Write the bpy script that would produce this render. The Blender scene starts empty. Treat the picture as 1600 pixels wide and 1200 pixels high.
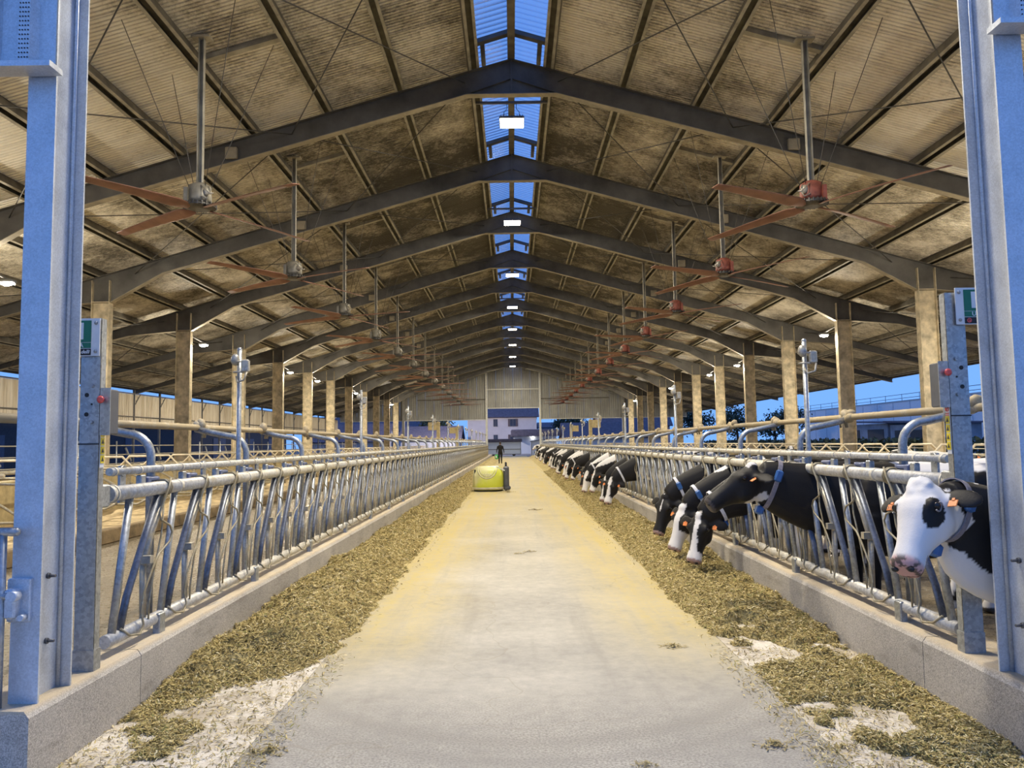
import bpy, bmesh, math, random
import numpy as np
from mathutils import Vector, Matrix, Euler
PI = math.pi
random.seed(7)
rng = np.random.default_rng(11)
SC = bpy.context.scene
COL = SC.collection
R = math.radians

# ------------------------------------------------------------------ camera
EYE = Vector((-0.10, 0.0, 1.65))
cam_data = bpy.data.cameras.new('camera')
cam_data.sensor_width = 36.0
cam_data.lens = 1200.0 / 1600.0 * 36.0
cam_data.clip_end = 2000
cam = bpy.data.objects.new('camera', cam_data)
COL.objects.link(cam)
cam.matrix_world = Matrix.Translation(EYE) @ Matrix.Rotation(R(90 + 4.38), 4, 'X') @ Matrix.Rotation(R(-0.9), 4, 'Z')
SC.camera = cam

# ------------------------------------------------------------------ world, exposure, lights
w = bpy.data.worlds.new('dusk_sky'); SC.world = w; w.use_nodes = True
nt = w.node_tree; nt.nodes.clear()
tc = nt.nodes.new('ShaderNodeTexCoord'); sx = nt.nodes.new('ShaderNodeSeparateXYZ')
rp = nt.nodes.new('ShaderNodeValToRGB'); bg = nt.nodes.new('ShaderNodeBackground'); wo = nt.nodes.new('ShaderNodeOutputWorld')
nt.links.new(tc.outputs['Generated'], sx.inputs[0]); nt.links.new(sx.outputs['Z'], rp.inputs[0])
rp.color_ramp.elements[0].position = 0.0; rp.color_ramp.elements[0].color = (0.155, 0.35, 0.79, 1)
rp.color_ramp.elements[1].position = 0.75; rp.color_ramp.elements[1].color = (0.11, 0.235, 0.64, 1)
nt.links.new(rp.outputs[0], bg.inputs[0]); nt.links.new(bg.outputs[0], wo.inputs[0])
bg.inputs[1].default_value = 1.15
SC.view_settings.view_transform = 'Standard'; SC.view_settings.look = 'None'
SC.view_settings.gamma = 1.0; SC.view_settings.use_curve_mapping = False
SC.view_settings.exposure = 0.30
RIDGE_W, FLOOD_W = 540.0, 400.0
WARM = (1.0, 0.90, 0.72)
SC.cycles.use_denoising = True
SC.cycles.max_bounces = 7; SC.cycles.diffuse_bounces = 4; SC.cycles.glossy_bounces = 3
SC.cycles.transparent_max_bounces = 8; SC.cycles.transmission_bounces = 4
SC.cycles.sample_clamp_indirect = 6.0
SC.cycles.caustics_reflective = False; SC.cycles.caustics_refractive = False

# ------------------------------------------------------------------ helpers
class MB:
    def __init__(s): s.v = []; s.f = []; s.sm = []
    def face(s, idx, smooth=False): s.f.append(idx); s.sm.append(smooth)
    def poly(s, pts, smooth=False):
        b = len(s.v); s.v.extend([tuple(p) for p in pts]); s.face(list(range(b, b + len(pts))), smooth); return s
    def box(s, c, d, M=None):
        b = len(s.v); hx, hy, hz = d[0]/2, d[1]/2, d[2]/2
        for z in (-hz, hz):
            for x, y in ((-hx, -hy), (hx, -hy), (hx, hy), (-hx, hy)):
                p = Vector((x, y, z))
                if M is not None: p = M @ p
                s.v.append((p[0]+c[0], p[1]+c[1], p[2]+c[2]))
        for q in ((3,2,1,0),(4,5,6,7),(0,1,5,4),(1,2,6,5),(2,3,7,6),(3,0,4,7)): s.face([b+i for i in q])
        return s
    def bev(s, c, d, r=0.01, M=None):
        # chamfered box: octagonal ring stack
        hx, hy, hz = d[0]/2, d[1]/2, d[2]/2; b = len(s.v)
        lv = ((-hz, r), (-hz+r, 0), (hz-r, 0), (hz, r))
        for z, k in lv:
            x, y = hx-k, hy-k
            for q in ((-x+r,-y),(x-r,-y),(x,-y+r),(x,y-r),(x-r,y),(-x+r,y),(-x,y-r),(-x,-y+r)):
                p = Vector((q[0], q[1], z))
                if M is not None: p = M @ p
                s.v.append((p[0]+c[0], p[1]+c[1], p[2]+c[2]))
        for i in range(3):
            for k in range(8):
                s.face([b+i*8+k, b+i*8+(k+1)%8, b+(i+1)*8+(k+1)%8, b+(i+1)*8+k])
        s.face([b+7-k for k in range(8)]); s.face([b+24+k for k in range(8)])
        return s
    def beam(s, p0, p1, wd, ht, up=(0,0,1)):
        p0, p1 = Vector(p0), Vector(p1); a = (p1-p0); L = a.length; a.normalize()
        u = Vector(up); x = a.cross(u)
        if x.length < 1e-4: x = a.cross(Vector((1,0,0)))
        x.normalize(); z = x.cross(a)
        M = Matrix((x, a, z)).transposed()
        return s.box((p0+p1)/2, (wd, L, ht), M)
    def tube(s, pts, r, n=8, cap=True, flat=1.0, side=None):
        pts = [Vector(p) for p in pts]; m = len(pts); b = len(s.v)
        T = []
        for i in range(m):
            t = pts[min(i+1, m-1)] - pts[max(i-1, 0)]; t.normalize(); T.append(t)
        u = Vector(side) if side is not None else (Vector((0,0,1)) if abs(T[0].z) < .9 else Vector((1,0,0)))
        u = (u - T[0]*u.dot(T[0])).normalized()
        for i in range(m):
            u = (u - T[i]*u.dot(T[i])).normalized(); vv = T[i].cross(u)
            ri = r[i] if isinstance(r, (list, tuple)) else r
            for k in range(n):
                a = 2*PI*k/n
                p = pts[i] + u*math.cos(a)*ri + vv*math.sin(a)*ri*flat
                s.v.append(tuple(p))
        for i in range(m-1):
            for k in range(n):
                s.face([b+i*n+k, b+i*n+(k+1)%n, b+(i+1)*n+(k+1)%n, b+(i+1)*n+k], True)
        if cap:
            s.face([b+n-1-k for k in range(n)]); s.face([b+(m-1)*n+k for k in range(n)])
        return s
    def cyl(s, p0, p1, r, n=12): return s.tube([p0, p1], r, n)
    def loft(s, rings, n=16, ex=2.0, smooth=True):
        # rings: (center, u, v, hw, hh)
        b = len(s.v); m = len(rings)
        for c, u, vv, hw, hh in rings:
            c, u, vv = Vector(c), Vector(u), Vector(vv)
            for k in range(n):
                a = 2*PI*k/n; ca, sa = math.cos(a), math.sin(a)
                e = 2.0/ex
                x = math.copysign(abs(ca)**e, ca)*hw; y = math.copysign(abs(sa)**e, sa)*hh
                s.v.append(tuple(c + u*x + vv*y))
        for i in range(m-1):
            for k in range(n):
                s.face([b+i*n+k, b+i*n+(k+1)%n, b+(i+1)*n+(k+1)%n, b+(i+1)*n+k], smooth)
        s.face([b+n-1-k for k in range(n)], smooth); s.face([b+(m-1)*n+k for k in range(n)], smooth)
        return s
    def sph(s, c, r, nu=12, nv=8, M=None):
        if not isinstance(r, (tuple, list)): r = (r, r, r)
        b = len(s.v)
        def P(x, y, z):
            p = Vector((x*r[0], y*r[1], z*r[2]))
            if M is not None: p = M @ p
            s.v.append((p[0]+c[0], p[1]+c[1], p[2]+c[2]))
        P(0, 0, -1)
        for j in range(1, nv):
            t = -PI/2 + PI*j/nv
            for k in range(nu): P(math.cos(t)*math.cos(2*PI*k/nu), math.cos(t)*math.sin(2*PI*k/nu), math.sin(t))
        P(0, 0, 1); last = len(s.v)-1
        for k in range(nu): s.face([b, b+1+(k+1)%nu, b+1+k], True)
        for j in range(nv-2):
            for k in range(nu):
                o = b+1+j*nu
                s.face([o+k, o+(k+1)%nu, o+nu+(k+1)%nu, o+nu+k], True)
        o = b+1+(nv-2)*nu
        for k in range(nu): s.face([o+k, o+(k+1)%nu, last], True)
        return s
    def prism(s, poly, fn, d0, d1):
        # poly: 2D pts, fn(a,b,d)->xyz ; extruded d0..d1
        b = len(s.v); n = len(poly)
        for d in (d0, d1):
            for a, c in poly: s.v.append(tuple(fn(a, c, d)))
        s.face([b+n-1-k for k in range(n)]); s.face([b+n+k for k in range(n)])
        for k in range(n): s.face([b+k, b+(k+1)%n, b+n+(k+1)%n, b+n+k])
        return s
    def mesh(s, name, fix=False):
        me = bpy.data.meshes.new(name); me.from_pydata(s.v, [], s.f)
        me.polygons.foreach_set('use_smooth', s.sm)
        if fix:
            bm = bmesh.new(); bm.from_mesh(me); bmesh.ops.recalc_face_normals(bm, faces=bm.faces); bm.to_mesh(me); bm.free()
        me.update(); return me
    def build(s, name, mat, parent=None, loc=(0,0,0), fix=True):
        me = s.mesh(name, fix); return ob(name, me, mat, parent, loc)

def ob(name, me, mat=None, parent=None, loc=(0,0,0), rot=None):
    o = bpy.data.objects.new(name, me)
    if mat is not None and (not me.materials): me.materials.append(mat)
    COL.objects.link(o); o.location = loc
    if rot is not None: o.rotation_euler = rot
    if parent is not None: o.parent = parent
    return o
def T(o, label, cat=None, group=None, kind=None):
    o['label'] = label
    if cat: o['category'] = cat
    if group: o['group'] = group
    if kind: o['kind'] = kind
    return o
def E(name, loc=(0,0,0), rz=0.0):
    o = bpy.data.objects.new(name, None); COL.objects.link(o); o.location = loc; o.rotation_euler = (0,0,rz)
    o.empty_display_size = 0.1; return o
def copy_tree(o, parent=None):
    c = o.copy(); COL.objects.link(c)
    if parent is not None: c.parent = parent
    for ch in o.children: copy_tree(ch, c)
    return c
ORD = ['first','second','third','fourth','fifth','sixth','seventh','eighth','ninth','tenth','eleventh','twelfth','thirteenth',
       'fourteenth','fifteenth','sixteenth','seventeenth','eighteenth','nineteenth','twentieth','twenty-first','twenty-second','twenty-third','twenty-fourth','twenty-fifth','twenty-sixth']
SIDE = {-1: 'left', 1: 'right'}

def vnoise(P, seed=0):
    P = np.asarray(P, float); i = np.floor(P).astype(np.int64); f = P - i; f = f*f*(3-2*f)
    def h(a, b, c):
        n = (a*374761393 + b*668265263 + c*2147483647 + seed*144269) & 0xffffffff
        n = ((n ^ (n >> 13)) * 1274126177) & 0xffffffff
        n = (n ^ (n >> 16)) & 0xffff
        return n/65535.0
    x, y, z = i[..., 0], i[..., 1], i[..., 2]; fx, fy, fz = f[..., 0], f[..., 1], f[..., 2]
    def L(a, b, t): return a + (b-a)*t
    return L(L(L(h(x,y,z), h(x+1,y,z), fx), L(h(x,y+1,z), h(x+1,y+1,z), fx), fy),
             L(L(h(x,y,z+1), h(x+1,y,z+1), fx), L(h(x,y+1,z+1), h(x+1,y+1,z+1), fx), fy), fz)
def fbm(P, seed=0, o=4):
    a, t, s = 0.5, 0.0, 0.0; P = np.asarray(P, float)
    for k in range(o): t = t + a*vnoise(P, seed+k*17); s += a; a *= .5; P = P*2.03
    return t/s
def sstep(a, b, x): t = np.clip((x-a)/(b-a), 0, 1); return t*t*(3-2*t)

# ------------------------------------------------------------------ materials
class NT:
    def __init__(s, name):
        s.m = bpy.data.materials.new(name); s.m.use_nodes = True; s.t = s.m.node_tree
        s.b = s.t.nodes['Principled BSDF']; s.out = s.t.nodes['Material Output']
    def n(s, ty, **kw):
        x = s.t.nodes.new(ty)
        for k, v in kw.items():
            if k in x.inputs: x.inputs[k].default_value = v
            else: setattr(x, k, v)
        return x
    def l(s, a, b): s.t.links.new(a, b)
    def coord(s, kind='Object', scale=None):
        c = s.n('ShaderNodeTexCoord').outputs[kind] if kind != 'World' else s.n('ShaderNodeNewGeometry').outputs['Position']
        if scale is not None:
            m = s.n('ShaderNodeMapping'); m.inputs['Scale'].default_value = scale; s.l(c, m.inputs[0]); c = m.outputs[0]
        return c
    def noise(s, co, sc, det=4, ro=.6):
        x = s.n('ShaderNodeTexNoise'); x.inputs['Scale'].default_value = sc; x.inputs['Detail'].default_value = det
        x.inputs['Roughness'].default_value = ro; s.l(co, x.inputs['Vector']); return x.outputs['Fac']
    def ramp(s, fac, stops):
        x = s.n('ShaderNodeValToRGB'); e = x.color_ramp.elements
        while len(e) < len(stops): e.new(.5)
        for i, (p, c) in enumerate(stops):
            e[i].position = p; e[i].color = (c, c, c, 1) if not isinstance(c, (tuple, list)) else (c[0], c[1], c[2], 1)
        s.l(fac, x.inputs[0]); return x.outputs[0]
    def mix(s, fac, a, b):
        x = s.n('ShaderNodeMix'); x.data_type = 'RGBA'
        for i, v in ((0, fac), (6, a), (7, b)):
            if hasattr(v, 'is_output'): s.l(v, x.inputs[i])
            else: x.inputs[i].default_value = v if i == 0 else (v[0], v[1], v[2], 1)
        return x.outputs[2]
    def math(s, op, a, b=None, c=None, clamp=False):
        x = s.n('ShaderNodeMath'); x.operation = op; x.use_clamp = clamp
        for i, v in enumerate((a, b, c)):
            if v is None: continue
            if hasattr(v, 'is_output'): s.l(v, x.inputs[i])
            else: x.inputs[i].default_value = v
        return x.outputs[0]
    def mrange(s, v, a, b, c=0., d=1., smooth=True):
        x = s.n('ShaderNodeMapRange'); x.clamp = True
        if smooth: x.interpolation_type = 'SMOOTHSTEP'
        s.l(v, x.inputs[0])
        for i, q in enumerate((a, b, c, d)): x.inputs[i+1].default_value = q
        return x.outputs[0]
    def bump(s, h, st=.3, d=.01):
        x = s.n('ShaderNodeBump'); x.inputs['Strength'].default_value = st; x.inputs['Distance'].default_value = d
        s.l(h, x.inputs['Height']); s.l(x.outputs[0], s.b.inputs['Normal']); return x
    def set(s, col=None, rough=None, metal=None):
        for k, v in (('Base Color', col), ('Roughness', rough), ('Metallic', metal)):
            if v is None: continue
            if hasattr(v, 'is_output'): s.l(v, s.b.inputs[k])
            else: s.b.inputs[k].default_value = (v[0], v[1], v[2], 1) if k == 'Base Color' else v
        return s

def plain(name, c, rough=.5, metal=0., var=.15, sc=6., bump=0.):
    m = NT(name); co = m.coord('World'); f = m.noise(co, sc, 5)
    d = tuple(x*(1-var*1.6) for x in c); e = tuple(min(1, x*(1+var)) for x in c)
    m.set(m.ramp(f, [(.3, d), (.7, e)]), rough, metal)
    if bump: m.bump(m.noise(co, sc*8, 3), bump, .01)
    return m.m
def galv(name, c=(.38,.40,.42), metal=.75, rough=.42, dirt=0., dc=(.36,.29,.17), vs=55, k=.45):
    m = NT(name); co = m.coord('World')
    v = m.n('ShaderNodeTexVoronoi'); v.inputs['Scale'].default_value = vs; m.l(co, v.inputs['Vector'])
    sp = m.n('ShaderNodeSeparateColor'); m.l(v.outputs['Color'], sp.inputs[0])
    n1 = m.noise(co, 5, 5)
    fl = m.mrange(m.noise(co, vs*1.3, 3, .6), .60, .72, 0, .35)
    f = m.math('ADD', m.math('ADD', m.math('MULTIPLY', sp.outputs[0], k), fl), m.math('MULTIPLY', n1, 1.0-k))
    cc = m.ramp(f, [(.2, tuple(x*.72 for x in c)), (.85, tuple(min(1, x*1.25) for x in c))])
    if dirt > 0:
        g = m.mrange(m.noise(co, 7, 6, .7), .62-dirt*.35, .8-dirt*.3)
        cc = m.mix(g, cc, dc); m.set(metal=m.math('MULTIPLY', m.math('SUBTRACT', 1.0, g), metal))
    else: m.set(metal=metal)
    m.set(cc, m.mrange(n1, .2, .8, rough-.1, rough+.15))
    return m.m
M = {}
M['galv'] = galv('galvanised_steel')
M['galv_col'] = galv('galvanised_column_steel', (.62,.66,.72), .45, .45, 0., (0,0,0), 120, .22)
M['galv_dirty'] = galv('dusty_galvanised_tube', (.44,.42,.37), .5, .45, .5, (.43,.36,.23))
M['arm'] = galv('dark_lock_arm_steel', (.15,.165,.20), .7, .42)
M['rail'] = galv('dusty_top_rail', (.60,.575,.51), .3, .5, .35, (.52,.44,.29))
M['hoop'] = plain('dusty_beige_hoop', (.60,.52,.37), .6, .1, .2, 5)
M['rail_dirty'] = galv('dung_caked_rail', (.5,.44,.32), .25, .6, .9, (.42,.33,.19))
M['stall'] = galv('stall_tube', (.36,.33,.25), .4, .5, .6, (.30,.24,.13))
M['frame'] = plain('portal_frame_steel', (.125,.12,.11), .5, .3, .25, 1.5)
M['flange'] = plain('pale_flange_steel', (.33,.29,.21), .65, .1, .25, 2.)  # paler than the steel of the rafter webs
M['purlin'] = plain('purlin_shade_dark', (.15,.135,.105), .6, .2, .3, 3.)  # occlusion shade of the hollow purlins painted in as a dark tone
M['column'] = plain('ochre_painted_column', (.60,.51,.34), .6, .1, .3, 4., .1)
M['white_post'] = plain('pale_gable_post', (.66,.66,.60), .5, .2, .1)
M['dark'] = plain('dark_plastic', (.03,.03,.035), .5)
M['black'] = plain('black_rubber', (.012,.012,.014), .6)
M['darkgrey'] = plain('dark_grey_enamel', (.10,.105,.12), .4, .2)
M['white'] = plain('white_enamel', (.75,.77,.80), .45, 0, .05)
M['red'] = plain('red_button', (.75,.10,.09), .35, 0, .05)
M['green'] = plain('sign_green', (.012,.16,.085), .4, 0, .05)
M['yellow'] = plain('warning_yellow', (.80,.62,.03), .45, 0, .08)
M['yellow_paint'] = plain('worn_yellow_paint', (.62,.47,.12), .6, 0, .4, 20)
M['blue_plastic'] = plain('blue_plastic', (.045,.14,.38), .45, 0, .1)
M['latch'] = plain('blue_grey_latch', (.12,.15,.27), .45, .3, .2)
M['rust'] = plain('rust_red_fan_blade', (.27,.13,.085), .5, .1, .2, 3)
M['rust_motor'] = plain('oxide_red_motor', (.30,.09,.06), .55, .1, .3, 8)
M['motor'] = plain('tan_grey_motor', (.27,.25,.20), .5, .3, .2, 8)
M['cable'] = plain('steel_wire', (.10,.095,.085), .6, .3)
M['orange'] = plain('orange_ear_tag', (.85,.27,.07), .45, 0, .08)
M['strap'] = plain('grey_webbing_collar', (.24,.22,.25), .8, 0, .1, 60)
M['whitestrap'] = plain('white_webbing_collar', (.62,.62,.66), .7, 0, .05)
M['wood'] = plain('ochre_board', (.50,.40,.20), .6, 0, .2, 6)

def roof_mat():
    m = NT('sooty_roof_panel'); co = m.coord('World')
    big = m.noise(co, .45, 3, .55)
    streak = m.noise(co, 1.9, 6, .72)
    spk = m.noise(co, 9.0, 5, .8)
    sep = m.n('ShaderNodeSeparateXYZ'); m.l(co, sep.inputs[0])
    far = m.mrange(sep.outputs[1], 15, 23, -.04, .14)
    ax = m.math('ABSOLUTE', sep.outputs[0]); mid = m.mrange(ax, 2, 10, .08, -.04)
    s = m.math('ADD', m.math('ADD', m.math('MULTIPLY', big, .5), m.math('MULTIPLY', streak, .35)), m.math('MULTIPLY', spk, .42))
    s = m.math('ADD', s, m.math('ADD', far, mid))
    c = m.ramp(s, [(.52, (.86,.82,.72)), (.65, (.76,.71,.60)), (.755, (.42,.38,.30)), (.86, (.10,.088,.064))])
    m.set(c, .6, 0.); m.bump(spk, .25, .004); return m.m
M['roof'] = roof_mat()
M['lip'] = plain('purlin_lip_pale', (.36,.335,.27), .6, .1, .25, 3.)  # same steel in a paler tone, lit look of the lips painted in
def sky_mat():
    m = NT('translucent_skylight_sheet')
    tr = m.n('ShaderNodeBsdfTransparent'); tr.inputs[0].default_value = (.86,.93,1,1)
    tl = m.n('ShaderNodeBsdfTranslucent'); tl.inputs[0].default_value = (.75,.85,.95,1)
    gl = m.n('ShaderNodeBsdfGlossy'); gl.inputs['Roughness'].default_value = .25
    lw = m.n('ShaderNodeLayerWeight'); lw.inputs[0].default_value = .5
    a = m.n('ShaderNodeMixShader'); b = m.n('ShaderNodeMixShader')
    a.inputs[0].default_value = .35
    m.l(tr.outputs[0], a.inputs[1]); m.l(tl.outputs[0], a.inputs[2])
    m.l(m.math('MULTIPLY', lw.outputs['Fresnel'], .35), b.inputs[0]); m.l(a.outputs[0], b.inputs[1]); m.l(gl.outputs[0], b.inputs[2])
    m.l(b.outputs[0], m.out.inputs[0]); return m.m
M['skylight'] = sky_mat()
def clad_mat():
    m = NT('ribbed_grey_cladding'); co = m.coord('World')
    f = m.noise(co, .6, 5, .6); g = m.noise(m.coord('World', (4,4,.3)), 2.0, 4)
    m.set(m.ramp(m.math('ADD', m.math('MULTIPLY', f, .6), m.math('MULTIPLY', g, .4)), [(.3, (.26,.26,.24)), (.7, (.46,.46,.43))]), .5, .2); return m.m
M['clad'] = clad_mat()
def curtain_mat():
    m = NT('stained_wind_panel'); f = m.noise(m.coord('World', (3,3,.25)), 1.6, 5, .65)
    m.set(m.ramp(f, [(.3, (.50,.41,.28)), (.62, (.82,.75,.62))]), .7); return m.m
M['curtain'] = curtain_mat()
def kerb_mat():
    m = NT('aggregate_concrete'); co = m.coord('World')
    a = m.noise(co, 1.3, 5, .6); v = m.n('ShaderNodeTexVoronoi'); v.inputs['Scale'].default_value = 190; m.l(co, v.inputs['Vector'])
    sp = m.n('ShaderNodeSeparateColor'); m.l(v.outputs['Color'], sp.inputs[0])
    f = m.math('ADD', m.math('MULTIPLY', a, .55), m.math('MULTIPLY', sp.outputs[1], .4))
    c = m.ramp(f, [(.18, (.22,.205,.185)), (.5, (.46,.425,.375)), (.8, (.68,.64,.57))])
    st = m.mrange(m.noise(m.coord('World', (1.2,1.2,5)), 1.0, 5, .7), .52, .68)
    c = m.mix(m.math('MULTIPLY', st, .45), c, (.16,.13,.10))
    sep = m.n('ShaderNodeSeparateXYZ'); m.l(co, sep.inputs[0])
    top = m.math('MULTIPLY', m.mrange(sep.outputs[2], .345, .37), m.mrange(m.noise(co, 6, 5, .7), .3, .55, .35, 1))
    c = m.mix(m.math('MULTIPLY', top, .75), c, (.58,.47,.31))
    m.set(c, .85); m.bump(f, .5, .012); return m.m
M['kerb'] = kerb_mat()
def floor_mat():
    m = NT('feed_dusted_lane_concrete'); co = m.coord('World')
    sep = m.n('ShaderNodeSeparateXYZ'); m.l(co, sep.inputs[0]); X, Y = sep.outputs[0], sep.outputs[1]
    a = m.noise(co, .7, 6, .62); b = m.noise(co, 9, 6, .75); fine = m.noise(co, 70, 3, .6)
    c = m.ramp(m.math('ADD', m.math('MULTIPLY', a, .6), m.math('MULTIPLY', b, .4)), [(.34, (.29,.275,.245)), (.55, (.44,.415,.36)), (.70, (.56,.525,.455))])
    lg = m.noise(m.coord('World', (3.0,.16,1)), 1.4, 5, .6); c = m.mix(m.mrange(lg, .52, .7, 0, .35), c, (.27,.25,.215)); bl = m.noise(co, 2.2, 5, .7); c = m.mix(m.mrange(bl, .56, .72, 0, .4), c, (.30,.275,.23))
    gr = m.mrange(fine, .35, .7)
    front = m.math('MULTIPLY', m.mrange(Y, 4.4, 5.6, 1, 0), m.mrange(a, .3, .55, .5, 1))
    c = m.mix(m.math('MULTIPLY', m.math('MULTIPLY', front, gr), .75), c, (.17,.155,.135))
    # tyre sweep arcs
    vx = m.math('MULTIPLY', X, X); yy = m.math('SUBTRACT', Y, 6.1); r = m.math('SQRT', m.math('ADD', vx, m.math('MULTIPLY', yy, yy)))
    arc = m.math('ADD', m.mrange(m.math('ABSOLUTE', m.math('SUBTRACT', r, 1.72)), 0, .14, 1, 0), m.mrange(m.math('ABSOLUTE', m.math('SUBTRACT', r, 1.98)), 0, .10, .8, 0))
    arc = m.math('MULTIPLY', m.math('MULTIPLY', arc, m.mrange(Y, 4.5, 6.8, 1, 0)), m.mrange(b, .3, .6))
    c = m.mix(m.math('MULTIPLY', arc, .35), c, (.20,.185,.16))
    # dry feed dust lies at both sides of the lane and all over its far part
    ax = m.math('ABSOLUTE', m.math('ADD', X, m.math('MULTIPLY', m.math('SUBTRACT', a, .5), .9)))
    d = m.math('MULTIPLY', m.mrange(ax, .25, 1.45), m.mrange(Y, 4.8, 7.5, 0, 1))
    d = m.math('ADD', m.math('MULTIPLY', d, .85), m.mrange(Y, 6, 26, 0, .75))
    d = m.math('MULTIPLY', m.math('MULTIPLY', m.math('MINIMUM', d, 1.0), m.mrange(b, .28, .62, .5, 1)), m.mrange(lg, .38, .66, 1, .6))
    c = m.mix(d, c, (.53,.415,.135))
    ck = m.n('ShaderNodeTexVoronoi', feature='DISTANCE_TO_EDGE'); ck.inputs['Scale'].default_value = .35
    dw = m.n('ShaderNodeVectorMath', operation='ADD'); m.l(co, dw.inputs[0])
    nz = m.n('ShaderNodeTexNoise'); nz.inputs['Scale'].default_value = 1.6; m.l(co, nz.inputs['Vector']); m.l(nz.outputs['Color'], dw.inputs[1])
    m.l(dw.outputs[0], ck.inputs['Vector'])
    crack = m.mrange(ck.outputs['Distance'], 0, .005, .22, 0)
    c = m.mix(crack, c, (.22,.18,.11))
    m.set(c, .75); m.bump(m.math('ADD', b, m.math('MULTIPLY', fine, m.math('ADD', .25, front))), .35, .008); return m.m
M['floor'] = floor_mat()
def table_mat():
    m = NT('cream_feed_table_resin'); co = m.coord('World'); a = m.noise(co, 2.2, 6, .7); b = m.noise(co, 30, 4, .7)
    c = m.ramp(a, [(.3, (.60,.54,.44)), (.65, (.80,.75,.66))]); c = m.mix(m.mrange(b, .60, .72), c, (.33,.25,.12)); c = m.mix(m.mrange(m.noise(co, 1.3, 7, .8), .46, .60, 0, .75), c, (.36,.30,.21)); c = m.mix(m.mrange(m.noise(co, 75, 3, .7), .56, .66, 0, .5), c, (.25,.20,.12))
    sep = m.n('ShaderNodeSeparateXYZ'); m.l(co, sep.inputs[0])
    c = m.mix(m.math('MULTIPLY', m.mrange(sep.outputs[1], 6.2, 9.0), .92), c, (.52,.415,.15))
    m.set(c, .6); m.bump(b, .2, .004); return m.m
M['table'] = table_mat()
M['dark_metal'] = plain('dark_steel_casting', (.10,.095,.085), .45, .5, .3, 12)
def alley_mat():
    m = NT('wet_grooved_alley_concrete'); co = m.coord('World')
    a = m.noise(co, 1.2, 6, .7); v = m.noise(co, 26, 5, .8)
    wv = m.n('ShaderNodeTexWave'); wv.bands_direction = 'Y'; wv.inputs['Scale'].default_value = 2.2; wv.inputs['Distortion'].default_value = 1.5; m.l(co, wv.inputs['Vector'])
    f = m.math('ADD', m.math('MULTIPLY', a, .35), m.math('MULTIPLY', v, .65))
    c = m.ramp(f, [(.34, (.07,.055,.035)), (.52, (.20,.16,.10)), (.68, (.42,.36,.26))])
    m.set(c, m.mrange(v, .4, .65, .25, .6)); m.bump(m.math('ADD', f, m.math('MULTIPLY', wv.outputs['Fac'], .4)), .8, .02); return m.m
M['alley'] = alley_mat()
M['sand'] = plain('stall_bedding_sand', (.52,.40,.22), .9, 0, .3, 5, .6)
M['stall_kerb'] = plain('brown_stall_kerb', (.24,.17,.085), .8, 0, .35, 4, .4)
M['asphalt'] = plain('dusk_yard_asphalt', (.16,.16,.165), .8, 0, .2, .8, .2)
def attr_mat(name, rough, bump=0., sc=120):
    m = NT(name); a = m.n('ShaderNodeAttribute'); a.attribute_name = 'paint'; m.set(a.outputs['Color'], rough)
    if bump: m.bump(m.noise(m.coord('Object', (1,1,1)), sc, 3, .7), bump, .004)
    m.b.inputs['Specular IOR Level'].default_value = .25
    return m
M['coat'] = attr_mat('cow_coat', .55, .35, 90).m
M['feed_fibre'] = attr_mat('chopped_feed_fibre', .7).m
def feed_mat():
    m = NT('chopped_feed_heap'); co = m.coord('World')
    a = m.noise(co, 38, 5, .75); b = m.noise(co, 3.0, 4, .6)
    f = m.math('ADD', m.math('MULTIPLY', a, .7), m.math('MULTIPLY', b, .35))
    m.set(m.ramp(f, [(.34, (.09,.065,.018)), (.50, (.39,.305,.115)), (.68, (.68,.56,.26))]), .85)
    m.bump(f, .9, .03); return m.m
M['feed'] = feed_mat()
def emit(name, c, s):
    m = NT(name); m.b.inputs['Base Color'].default_value = (1,1,1,1)
    m.b.inputs['Emission Color'].default_value = (*c, 1); m.b.inputs['Emission Strength'].default_value = s; return m.m
M['led'] = emit('lit_led_panel', (1,.9,.72), 22)
M['flood'] = emit('lit_flood_lens', (1,.93,.8), 40)
# ================================================================== SETTING
Y0, YE, S6 = 17.6, 89.6, 6.0
FY = [10.6] + [Y0 + S6*i for i in range(13)]        # portal frames
SL = 0.288
def ztop(x): return 10.70 - SL*abs(x)               # top of rafters
def zroof(x): return 10.93 - SL*abs(x)              # underside of roof panels
PX = [0.93, 2.68, 4.40, 6.12, 7.85, 9.57, 11.3, 13.0, 14.75, 16.5, 18.25, 20.2]

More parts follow.
